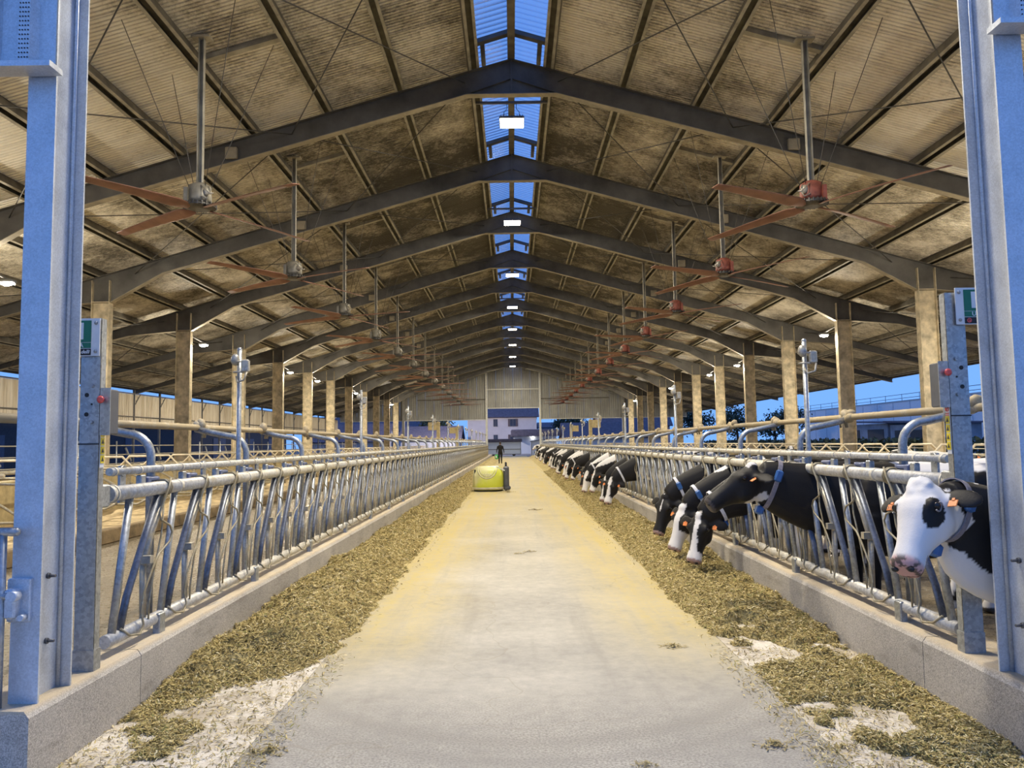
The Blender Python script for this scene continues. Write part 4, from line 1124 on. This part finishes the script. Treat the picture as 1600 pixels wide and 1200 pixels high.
paint(me, c)
o = place_cow(me, locB, PI, 'black cow holding her head level over the lane, blue tagged collar')
cow_extras(o, HMB, neckB, 1.0, True, .84)
# ---- C, D, E heads down
specs = [('C', 3.70, 9.12, 1.0, .06, .00, dict(thr=.62, blaze=.052, muz=.44), 'black cow with a broad white blaze eating, nearest of the lowered heads', .86),
         ('D', 3.66, 9.80, .55, .02, .10, dict(thr=.60, blaze=.085, muz=.30), 'cow with a mostly white face and black cheek eating behind the blazed cow', .86),
         ('E', 3.70, 11.14, .8, -.02, .05, dict(thr=.9, blaze=.0, muz=.9), 'all black cow with a lowered head and blue collar box, behind the white faces', .82)]
for nm, ox, y, turn, drop, bend, kw, lab, cl in specs:
    nk, HM_ = downpose(turn, drop, .03, bend)
    me, V, hv = cow_shape(nk, HM_, .0165, 4, ear=(.1,-.1))
    c, hd, u, v, wv = coat(V, hv, ord(nm), **kw)
    nkm = (V[:,0] > .6) & ~hd & (V[:,2] > .35); c[nkm] = np.where(((V[:,2] > 1.30+.06*np.sin(V[:,0]*9)) & (nm == 'D'))[nkm][:,None], WHT, BLK)
    paint(me, c); o = place_cow(me, (ox, y, 0), PI, lab); cow_extras(o, HM_, nk, 1.0, nm != 'E', cl, True)
# ---- the long row farther down
poses = [(1.0,0.02,.02,.02),(.35,-.03,-.03,.08),(.75,.05,.05,0.),(-.3,0,0,.05)]
shp = []
for p in poses:
    nk, HM_ = downpose(p[0], p[1], p[2], p[3]); shp.append((nk, HM_) + cow_shape(nk, HM_, .03, 3, ear=(.1,-.1)))
ys = [17.0,18.5,20.2,21.9,23.6,26.9,29.5,31.4,33.6,36.1,38.8,41.5,44.1,47.2,50.3,53.4,57.0,60.6,64.4,68.5,73.0]
rr = random.Random(5); ys = [4.86+.29+P*round((y-5.15)/P) for y in ys]
faces = ['broad white blaze','white face','narrow white blaze','black face']
for i, y in enumerate(ys):
    k = (0,2,1,2,0,1,2,0)[i % 8] if i else 0
    nk, HM_, me0, V, hv = shp[k]
    me = me0.copy(); f = (0,2,0,1,3,2,0,1,2)[i % 9]
    kw = [dict(blaze=.05, muz=.42), dict(blaze=.09, muz=.25), dict(blaze=.03, muz=.47), dict(blaze=0, muz=.9)][f]
    c, hd, u, v, wv = coat(V, hv, 100+i*3, (.52,.6,.56,.48)[i % 4], **kw)
    nkm = (V[:,0] > .75) & ~hd & (V[:,2] > .5)
    streak = (V[:,2] > 1.27-.35*(V[:,0]-.75)) & (i % 4 in (2, 3))
    c[nkm] = np.where(streak[nkm][:,None], WHT, BLK)
    paint(me, c)
    o = place_cow(me, (3.66+rr.uniform(-.06,.08), y, 0), PI+rr.uniform(-.07,.07), 'black and white cow with a %s eating, %s in the distant feeding row' % (faces[f], ORD[i]), 'cows feeding in the distant row')
    cow_extras(o, HM_, nk, 1.0, True, .82 if i % 3 == 0 else None, True, i < 4, (-1,1) if i < 8 else (1,), 0)
# last cow of the row holds her head up
HMU = head_matrix((1.56,.05,1.30), (.45,.35,-.4), (.3,.3,.9)); me, V, hv = cow_shape(neckB[:4]+[((1.50,.03,1.24),.10,.14)], HMU, .03, 3)
c, hd, u, v, wv = coat(V, hv, 77, .45, blaze=.09, muz=.1); paint(me, c)
o = place_cow(me, (3.7, 76.2, 0), PI, 'pale faced cow with raised head at the far end of the row')
# standing cows behind the barrier
HMS = head_matrix((1.50,0,1.42), (.8,.1,-.5), (.4,0,.9)); nkS = neckB[:4]+[((1.45,0,1.34),.10,.14)]
me0, V, hv = cow_shape(nkS, HMS, .026, 3)
for i, (x, y, rz, th, lab) in enumerate(((4.15, 5.78, .04, .60, 'black cow standing with her rump to the near end of the right barrier'),
        (5.9, 8.3, 1.45, .55, 'black cow with white patches standing in the right alley behind the barrier'),
        (6.2, 12.0, -1.7, .47, 'mostly white cow standing farther back in the right alley'),
        (5.6, 15.5, 1.3, .55, 'black and white cow standing in the right alley before the distant row'))):
    me = me0.copy(); c, hd, u, v, wv = coat(V, hv, 300+i*11, th); paint(me, c)
    o = place_cow(me, (x, y, 0), rz, lab); cow_extras(o, HMS, nkS, 1.0, True, None)

# ================================================================== PERSON
pb = MB(); Y = (0,1,0); Xx = (1,0,0); Z = (0,0,1)
pb.loft([((0,0,z),Xx,Y,hw,hh) for z,hw,hh in ((.86,.165,.115),(.95,.175,.125),(1.08,.155,.11),(1.22,.18,.12),(1.36,.205,.12),(1.43,.19,.10),(1.48,.10,.075),(1.50,.06,.06))], 16, 2.3)
pb.tube([(0,0,1.44),(0,.01,1.56)], [.065,.055], 10); pb.sph((0,.02,1.635), (.078,.098,.118), 12, 10); pb.sph((0,.115,1.62), (.016,.02,.022), 8, 6)
for s in (-1,1):
    pb.sph((s*.08,.015,1.63),(.012,.022,.032),8,6)
    k = .13*s
    pb.tube([(s*.09,0,.92),(s*.095,.02+k*.3,.70),(s*.095,.03+k*.6,.48),(s*.095,-.0+k*.9,.26),(s*.095,-.02+k*1.2,.09)],[.10,.088,.062,.058,.045],10)
    pb.tube([(s*.095,-.06+k*1.2,.045),(s*.10,.05+k*1.2,.045),(s*.105,.17+k*1.2,.035)],[.042,.047,.032],8)
    h = (s*.30, .03-k*.4, .86)
    pb.tube([(s*.185,0,1.40),(s*.235,-.005,1.22),(s*.27,-.01,1.10),(s*.29,.02-k*.3,.96),h],[.062,.05,.043,.036,.026],8)
    pb.sph((h[0],h[1]+.005,h[2]-.05),(.018,.04,.05),8,6)
    for q in range(4):
        yy = h[1]-.03+.02*q; pb.tube([(h[0],yy,h[2]-.085),(h[0]-s*.006,yy+.004,h[2]-.125),(h[0]-s*.022,yy+.006,h[2]-.152+abs(q-1.5)*.006)],.009,6)
    pb.tube([(h[0]-s*.005,h[1]+.035,h[2]-.03),(h[0]-s*.015,h[1]+.062,h[2]-.07),(h[0]-s*.02,h[1]+.06,h[2]-.10)],.010,6)
me = remesh(pb, .0105, 2, 'person'); V = verts(me)
c = np.tile(np.array((.012,.012,.014)), (len(V),1)); c[(V[:,2] < .88)] = (.016,.016,.02)
sk = (V[:,2] > 1.5) | ((np.abs(V[:,0]) > .25) & (V[:,2] < .86)); c[sk] = (.42,.27,.19); c[V[:,2] < .10] = (.01,.01,.01)
paint(me, c); pm2 = attr_mat('person_clothes_and_skin', .7).m
pe = ob('person', me, pm2, None, (-1.13, 62.0, 0)); T(pe, 'person in black jacket and trousers walking away down the lane with a green bag', 'person')
b = MB(); b.loft([((0,.0-.0,z),Xx,Y,hw,hh) for z,hw,hh in ((1.56,.05,.05),(1.59,.082,.09),(1.66,.086,.098),(1.72,.075,.085),(1.76,.04,.045))], 14); 
for v_ in range(len(b.v)): b.v[v_] = (b.v[v_][0], b.v[v_][1]-.0, b.v[v_][2])
b.build('hair', plain('dark_hair', (.02,.015,.012), .6), pe)
gb = E('green_bag', (-1.43, 62.08, .70)); T(gb, 'green rounded bag hanging from the walking person\'s hand', 'bag')
mg = plain('green_fabric', (.05,.50,.12), .5)
b = MB(); b.sph((0,0,-.16),(.16,.10,.20),16,10); b.build('bag_body', mg, gb)
b = MB(); b.tube([(.0,-.0+.09*math.cos(a),.0+.06*math.sin(a)-.0) for a in [PI*k/10 for k in range(11)]],.010,6); b.build('handle', mg, gb)
b = MB(); b.sph((-.03,-.09,-.17),(.07,.03,.10),10,8); b.build('pale_label', M['white'], gb)

# ================================================================== FEED
def heap(s, x0, x1, y0, y1, res, seed):
    nx = int((x1-x0)/res)+1; ny = int((y1-y0)/res)+1
    xs = np.linspace(x0, x1, nx); ys_ = np.linspace(y0, y1, ny); XX, YY = np.meshgrid(xs, ys_)
    return XX, YY, height(s, XX, YY, seed), nx, ny
def height(s, XX, YY, seed=0):
    P0 = np.stack([XX*1.0, YY*.55, 0*XX+3*s], -1)
    n1 = fbm(P0*1.6, 21, 4)-.5; n2 = fbm(np.stack([XX*7, YY*7, 0*XX+s], -1), 33, 4)-.5; n3 = fbm(np.stack([XX*26, YY*26, 0*XX+s], -1), 35, 2)-.5
    if s < 0:
        edge = 1.52 + n1*.32 + n2*.22
        body = sstep(0, .42, XX-edge)*(.22 + .16*n1) * (1-.45*sstep(.55, .95, XX-edge))
        near = sstep(4.75+.9*(2.5-XX)*.8, 6.2+.9*(2.5-XX)*.6, YY+n1*1.2)
        h = body*near
        film = sstep(.48, .70, fbm(np.stack([XX*2.4, YY*1.6, 0*XX], -1), 61, 4)+.35*(fbm(np.stack([XX*10, YY*8, 0*XX], -1), 63, 3)-.5)+.12*sstep(1.7, 2.4, XX)-.3*(1-sstep(4.0, 4.9, YY)))*.022*sstep(1.7,2.1,XX)
        h = np.maximum(h, film*(YY < 6.5))
    else:
        edge = 1.50 + .16*sstep(8, 17, YY) + n1*.34 + n2*.22
        body = sstep(0, .45, XX-edge)*(.17 + .16*n1) * (1-.3*sstep(.6, .9, XX-edge))
        pat = sstep(.44, .56, fbm(np.stack([XX*1.9, YY*1.5, 0*XX+9], -1), 77, 4) + .30*(fbm(np.stack([XX*9, YY*7, 0*XX+4], -1), 79, 3)-.5) + .12*sstep(2.0, 2.45, XX) + .25*sstep(6.2, 8.6, YY) - .12*(1-sstep(3.7,5.0,YY)))
        h = body*pat*(.35+.65*sstep(5.5, 8.5, YY))
        h = h*(.4+.6*sstep(5.2, 7.0, YY)) + .018*pat*sstep(1.5, 1.7, XX)
    h = h + (h > .006)*(n2*.09*np.clip(h/.1, .10, 1.2) + n3*.045*np.clip(h/.05, .2, 1))
    return h - .008
for s in (-1, 1):
    fe = E('feed_heap', (0,0,0)); T(fe, 'long windrow of chopped yellow brown feed along the %s kerb' % SIDE[s], 'feed', kind='stuff')
    for (y0, y1, res) in ((3.7, 13.0, .028), (13.0, 34, .07), (34, 88, .16)):
        XX, YY, H, nx, ny = heap(s, 1.25, 2.515, y0, y1, res, 3)
        b = MB(); vv = np.stack([s*XX, YY, H], -1).reshape(-1, 3)
        idx = np.arange(nx*ny).reshape(ny, nx)
        q = np.stack([idx[:-1,:-1], idx[:-1,1:], idx[1:,1:], idx[1:,:-1]], -1).reshape(-1, 4)
        keep = (vv[q][:, :, 2].max(1) > -.004); q = q[keep]
        me = bpy.data.meshes.new('feed_bed'); me.from_pydata(vv.tolist(), [], q.tolist()); me.polygons.foreach_set('use_smooth', [True]*len(q))
        o = ob('feed_bed', me, M['feed'], fe); o['kind'] = 'stuff'
    # loose fibres
    N = 190000
    yy = 3.6 + 40*rng.random(N)**2.9; xx = 1.25+1.25*rng.random(N)
    h = height(s, xx, yy); stray = rng.random(N) < .02+.10*(yy < 6.2)
    k = (h > .0) | (stray & (xx > 1.35+.1*rng.random(N))); xx, yy, h = xx[k], yy[k], np.maximum(h[k], .002); n = len(xx)
    L = rng.uniform(.005, .017, n)*(1+.07*np.minimum(yy, 16)); W = rng.uniform(.0011, .0024, n)*(1+.10*np.minimum(yy, 16))
    az = rng.uniform(0, 2*PI, n); el = rng.normal(0, .35, n)
    d = np.stack([np.cos(az)*np.cos(el), np.sin(az)*np.cos(el), np.sin(el)], -1); sd = np.stack([-np.sin(az), np.cos(az), rng.normal(0,.4,n)], -1)
    c0 = np.stack([s*xx, yy, h+.006+.010*rng.random(n)], -1)
    mid = c0 + np.stack([0*L,0*L,L*.15],-1)
    A = c0 - d*L[:,None]; Bp = c0 + d*L[:,None]
    vv = np.stack([A-sd*W[:,None]*.6, A+sd*W[:,None]*.6, mid+sd*W[:,None], mid-sd*W[:,None], Bp+sd*W[:,None]*.6, Bp-sd*W[:,None]*.6], 1).reshape(-1, 3)
    base = np.arange(n)[:,None]*6; q = np.concatenate([base+np.array([[0,1,2,3]]), base+np.array([[3,2,4,5]])], 0)
    me = bpy.data.meshes.new('feed_fibre'); me.vertices.add(len(vv)); me.vertices.foreach_set('co', vv.ravel()); me.loops.add(len(q)*4); me.polygons.add(len(q))
    me.loops.foreach_set('vertex_index', q.ravel().astype(np.int32)); me.polygons.foreach_set('loop_start', np.arange(len(q))*4); me.update(calc_edges=True)
    t = rng.random(n)[:,None]; g = rng.random(n)[:,None]
    colr = np.array((.13,.095,.03))*(1-t) + np.array((.66,.53,.22))*t; colr = np.where(g > .90, np.array((.76,.66,.40)), colr); colr = np.where(g < .10, np.array((.26,.25,.08)), colr)
    paint(me, np.repeat(colr, 6, 0))
    o = ob('feed_fibre', me, M['feed_fibre'], fe); o['kind'] = 'stuff'

# stray clumps of feed on the lane
for i, (x, y, r) in enumerate(((1.28, 4.28, .05), (1.62, 4.22, .045), (.55, 4.05, .03), (-1.45, 4.3, .05), (1.15, 6.3, .05), (-.05, 11.6, .04), (.12, 11.8, .05), (-.3, 26, .12), (.4, 19, .08))):
    q = random.Random(i); b = MB()
    for k in range(70):
        a = q.uniform(0, 2*PI); d_ = r*1.6*q.random(); c0 = Vector((d_*math.cos(a)*1.5, d_*math.sin(a), .004+.6*max(0, r-d_)*q.random())); t_ = Vector((q.uniform(-1,1), q.uniform(-1,1), q.uniform(-.3,.3))).normalized()*r*.35
        n_ = t_.cross(Vector((0,0,1))).normalized()*r*.06
        b.poly([c0-t_-n_, c0-t_+n_, c0+t_+n_, c0+t_-n_])
    o = b.build('feed_clump', M['feed'], None, (x, y, .002), False); T(o, 'small stray clump of feed on the lane, %s counted from the camera end' % ORD[i], 'feed', 'stray feed clumps', 'stuff')
# ================================================================== BACKDROP
M['pane'] = plain('dim_pane', (.05,.06,.09), .1); M['shutter'] = plain('brown_shutter', (.13,.09,.09), .7)
def house_window(par, x, y, z, wd, ht, shutters=True):
    b = MB(); b.box((x, y, z), (wd, .12, ht)); w_ = b.build('window_frame', M['darkgrey'], par)
    for q in (-1, 1):
        b = MB(); b.box((x+q*wd*.25, y-.07, z), (wd*.42, .02, ht*.88)); b.build('pane', M['pane'], w_)
    if shutters:
        for q in (-1, 1):
            b = MB(); b.box((x+q*(wd/2+.16), y-.05, z), (.30, .06, ht))
            for k in range(6): b.box((x+q*(wd/2+.16), y-.085, z-ht*.42+k*ht*.165), (.26, .02, .04))
            b.build('shutter', M['shutter'], par)
plaster = plain('pale_plaster', (.62,.56,.54), .85, 0, .06, .8)
slate = plain('dusk_roof_tiles', (.10,.09,.12), .8, 0, .2, 3)
bluewall = plain('white_shed_sheet', (.55,.60,.68), .7, 0, .06, .6)
def house(name, x0, x1, y0, y1, ze, zr, mat, label, wins=()):
    h = E(name, ((x0+x1)/2, y0, 0)); T(h, label, 'building')
    w_, d_ = x1-x0, y1-y0
    b = MB(); b.box((0, d_/2, ze/2), (w_, d_, ze)); b.prism([(0, ze), (d_, ze), (d_/2, zr)], lambda a, c, d: (d, a, c), -w_/2, w_/2); b.build('wall', mat, h)
    for q in (0, 1):
        b = MB(); p0 = (0, -.5, ze-.1) if q == 0 else (0, d_+.5, ze-.1)
        p1 = (0, d_/2, zr+.12); v0, v1 = Vector(p0), Vector(p1); b.beam(v0, v1, w_+.8, .16)
        n_ = max(4, int((v1-v0).length/.7))
        for k in range(n_): b.beam(v0.lerp(v1, k/n_)+Vector((0,0,.05)), v0.lerp(v1, (k+.9)/n_)+Vector((0,0,.12)), w_+.8, .05)
        b.build('roof_slope', slate, h)
    for (x, z, ww, hh, sh) in wins: house_window(h, x-(x0+x1)/2, -.04, z, ww, hh, sh)
    return h
house('house', -7.6, 3.9, 128, 139, 6.0, 8.9, plaster, 'pale two storey house with brown shutters seen through the far doorway',
      [(-2.95,5.0,.7,1.25,False),(-.05,5.0,1.0,1.25,True),(-2.95,2.4,.7,1.25,False),(-.05,2.4,1.0,1.25,True)])
ga2 = E('garage', (3.1, 112, 0)); T(ga2, 'low white garage with a dark flat roof right of the far doorway', 'building')
b = MB(); b.box((0, 3, 1.3), (6.2, 6, 2.6)); b.build('wall', bluewall, ga2)
b = MB(); b.bev((0, 2.8, 3.0), (7.0, 7.4, .9), .05); b.bev((0, 2.8, 3.5), (6.8, 7.2, .1), .03); b.build('roof', slate, ga2)
b = MB(); b.bev((-.3, -.15, 2.45), (.22, .2, .10), .03); b.build('wall_lamp', M['flood'], ga2)
co = E('white_container', (-1.2, 97, 0)); T(co, 'long white trailer body with dark edges behind the walking person', 'container')
b = MB(); b.box((0, 1.2, 1.0), (4.2, 2.4, 1.6)); b.build('body', bluewall, co)
b = MB(); b.bev((0, 1.2, 1.95), (4.5, 2.7, .4), .04); b.build('dark_top', slate, co)
b = MB(); b.box((0, -.02, .85), (4.1, .04, .07)); b.box((2.08, -.02, 1.1), (.06, .05, 1.6)); b.box((-2.08, -.02, 1.1), (.06, .05, 1.6)); b.box((0, -.02, .22), (4.2, .04, .08)); b.build('edge_trim', M['darkgrey'], co)
for x in (-1.4, 1.2):
    b = MB(); b.cyl((x, .1, .22), (x, .35, .22), .22, 16); b.build('wheel', M['black'], co)
sh = E('white_shed', (3.25, 98, 0)); T(sh, 'small white lean-to shed at the right of the far doorway', 'building')
b = MB(); b.prism([(-1.05, 0), (1.05, 0), (1.05, 2.05), (-1.05, 1.75)], lambda a, c, d: (a, d, c), 0, 2.2); b.build('wall', bluewall, sh)
b = MB(); b.beam((-1.15, 1.1, 1.79), (1.15, 1.1, 2.11), 2.5, .08); b.build('roof', slate, sh)
b = MB(); b.box((.5, -.03, .85), (.03, .03, 1.6)); b.box((-1.03, -.03, .85), (.06, .04, 1.7)); b.build('edge_trim', M['darkgrey'], sh)
house('far_building', -36, -17, 140, 152, 4.2, 6.8, plain('blue_grey_wall', (.22,.28,.40), .8), 'dark blue farm building left behind the gable')
house('dark_shed', -17, -8.2, 116, 124, 2.4, 4.2, plain('grey_shed_wall', (.40,.42,.48), .8), 'low shed with a dark roof left of the pale house')
house('barn_annex', -30, -18.5, 112, 120, 2.2, 4.6, plain('grey_shed_wall_b', (.38,.40,.46), .8), 'low dark roofed annex far behind the left feed barrier')
house('pink_house', 13.5, 24, 118, 128, 4.0, 7.6, plain('pink_plaster', (.52,.36,.32), .8), 'pink house with a dark roof behind the right columns', [(3.5+13.5,2.6,.9,1.2,False),(20.5,2.6,.9,1.2,False)])
house('low_roof_house', 7, 20, 104, 112, 2.2, 4.1, bluewall, 'low building with a broad dark roof right of the far doorway')
house('white_hall', 5.2, 8.2, 150, 160, 4.6, 5.4, bluewall, 'distant pale building just right of the far doorway')
# long white building on the right
M['joint'] = plain('joint_grey', (.50,.54,.62), .8)
lb = E('long_building', (46, 95, 0)); T(lb, 'long pale blue building with a roof railing across the field at right', 'building')
b = MB(); b.box((6, 0, 2.9), (12, 56, 5.8)); b.build('wall', plain('pale_blue_sheet', (.72,.75,.80), .8, 0, .05), lb)
for k in range(14):
    b = MB(); b.box((-.02, -26+4*k, 2.9), (.05, .06, 5.8)); b.build('panel_joint', M['joint'], lb)
b = MB(); b.box((.1, 0, 5.85), (.3, 56, .15)); b.build('coping', M['galv'], lb)
for z in (6.2, 6.65):
    b = MB(); b.tube([(.1, -28, z), (.1, 28, z)], .03, 6); b.build('railing_tube', M['darkgrey'], lb)
for k in range(15):
    b = MB(); b.cyl((.1, -28+4*k, 5.9), (.1, -28+4*k, 6.7), .03, 6); b.build('railing_post', M['darkgrey'], lb)
b = MB(); b.cyl((3, -24, 5.8), (3, -24, 8.1), .25, 10); b.build('roof_stack', M['galv'], lb); b = MB(); b.cyl((3.8, -24, 5.8), (3.8, -24, 7.6), .2, 10); b.build('roof_stack', M['galv'], lb)
for k, (x, y, w_, d_, h_) in enumerate(((36, 66, 4, 7, 2.7), (36.5, 75, 4, 8, 2.9))):
    s_ = E('field_shed', (x, y, 0)); T(s_, 'dark sheet metal field shed in front of the long pale building, %s' % ('nearer', 'farther')[k], 'shed')
    b = MB(); b.box((0, 0, h_/2), (w_, d_, h_)); b.build('wall', plain('dim_sheet', (.20,.25,.33), .7, .1, .2, 1), s_)
    b = MB(); b.beam((0, -d_/2-.5, h_+.05), (0, d_/2+.5, h_+.35), w_+.8, .12); b.build('roof', slate, s_)
    b = MB(); b.box((-w_/2-.02, -d_*.2, h_*.42), (.05, d_*.4, h_*.8)); b.build('dark_door', M['dark'], s_); b = MB(); b.box((-w_/2-.02, d_*.3, h_*.42), (.05, d_*.16, h_*.8)); b.build('dark_door', M['dark'], s_)
# trees
leaf = plain('dusk_tree_leaves', (.035,.055,.03), .7, 0, .4, 3); bark = plain('bark', (.05,.04,.03), .9)
def tree(x, y, h, r, label, n=1600, seed=0):
    t = E('tree', (x, y, 0)); T(t, label, 'tree', None)
    b = MB(); b.tube([(0,0,0),(.1,0,h*.3),(-.05,.1,h*.6),(0,0,h*.85)], [.22,.17,.11,.04], 8)
    q = random.Random(seed)
    for k in range(7):
        a = q.uniform(0, 2*PI); z = h*q.uniform(.3,.6); b.tube([(0,0,z),(r*.5*math.cos(a), r*.5*math.sin(a), z+h*.2)], [.08,.02], 5)
    b.build('trunk', bark, t)
    g_ = np.random.default_rng(seed); m = n
    cl = g_.normal(0, 1, (14, 3)); cl /= np.linalg.norm(cl, axis=1)[:, None]; cl *= (g_.random((14,1))**.4)*.75
    c = cl[g_.integers(0, 14, m)] + g_.normal(0, .2, (m, 3)); c = c*np.array((r, r, h*.36)) + np.array((0, 0, h*.62))
    u = g_.normal(0, 1, (m, 3)); u /= np.linalg.norm(u, axis=1)[:, None]; v_ = np.cross(u, g_.normal(0, 1, (m, 3))); v_ /= np.linalg.norm(v_, axis=1)[:, None]
    sz = g_.uniform(.12, .3, (m, 1))*r*.33
    vv = np.stack([c-u*sz, c+v_*sz*.5, c+u*sz, c-v_*sz*.5], 1).reshape(-1, 3)
    me = bpy.data.meshes.new('foliage'); me.from_pydata(vv.tolist(), [], np.arange(m*4).reshape(-1, 4).tolist()); o = ob('foliage', me, leaf, t); o['kind'] = 'stuff'
tl = [(10.5,138,7.5,4.0,'round dark tree right of the far doorway beyond the low roofs'),(29,100,6.5,2.8,'loose dark tree outside between the right columns'),(31.5,87,5.5,2.2,'smaller dark tree beyond the right eaves'),
      (38,112,6.0,3.0,'dark tree before the far end of the long pale building'),(30,124,7,3.4,'dark tree behind the pink house'),(-13,128,6.5,3.4,'dark tree beside the low shed at left'),(-47,112,7.5,4,'dark tree far left beyond the wind panels')]
for i, (x, y, h, r, lab) in enumerate(tl): tree(x, y, h, r, lab, 1700, 50+i)
for k in range(3):
    hd_ = E('hedge', (26+.5*k, 52+22*k, 0)); T(hd_, 'low dark hedge along the right field edge, %s' % ('nearest','middle','farthest')[k], 'hedge')
    g_ = np.random.default_rng(90+k); m = 1500; c = np.stack([g_.uniform(-1,1,m), g_.uniform(-10,10,m), g_.uniform(.1,1.5,m)], -1)
    u = g_.normal(0,1,(m,3)); u /= np.linalg.norm(u,axis=1)[:,None]; v_ = np.cross(u, g_.normal(0,1,(m,3))); v_ /= np.linalg.norm(v_,axis=1)[:,None]; sz = .25
    vv = np.stack([c-u*sz, c+v_*sz*.5, c+u*sz, c-v_*sz*.5], 1).reshape(-1,3)
    me = bpy.data.meshes.new('foliage'); me.from_pydata(vv.tolist(), [], np.arange(m*4).reshape(-1,4).tolist()); o = ob('foliage', me, leaf, hd_); o['kind'] = 'stuff'
    b = MB(); b.tube([(0,-9.8,.0),(0,-9.8,.9)], .05, 6); b.build('stem', bark, hd_)

# dark neighbouring shed outside the left side, and an added lamp mast to brighten the house
M['dark_door'] = plain('dim_blue_door', (.06,.085,.14), .7)
ns = E('long_shed', (-36, 50, 0)); T(ns, 'long dark shed standing outside beyond the left railing', 'building')
b = MB(); b.box((0, 0, 1.9), (10, 110, 3.8)); b.build('wall', plain('dark_shed_sheet', (.035,.04,.055), .8), ns)
b = MB(); b.bev((0, 0, 3.95), (11, 111, .3), .05); b.build('roof', slate, ns)
for k in range(12):
    b = MB(); b.box((5.03, -50+9*k, 1.4), (.06, 3.4, 2.4)); b.build('shed_door', M['dark_door'], ns)
ym = E('house_fill_lamp', (-9.2, 108, 0)); T(ym, 'added lamp mast brightening the pale house', 'lamp')
b = MB(); b.tube([(0,0,0),(0,0,7.2)], [.09,.06], 10); b.build('mast', M['galv'], ym)
b = MB(); b.bev((.3, .2, 7.25), (.8, .3, .12), .03); b.build('lamp_head', M['darkgrey'], ym)
b = MB(); b.bev((.35, .2, 7.17), (.5, .22, .05), .01); b.build('lens', M['flood'], ym)
l = bpy.data.lights.new('house_fill_light', 'POINT'); l.energy = 6500; l.color = (1,.86,.78); l.shadow_soft_size = .15
lo = bpy.data.objects.new('house_fill_light', l); COL.objects.link(lo); lo.location = (.35, .2, 7.0); lo.parent = ym
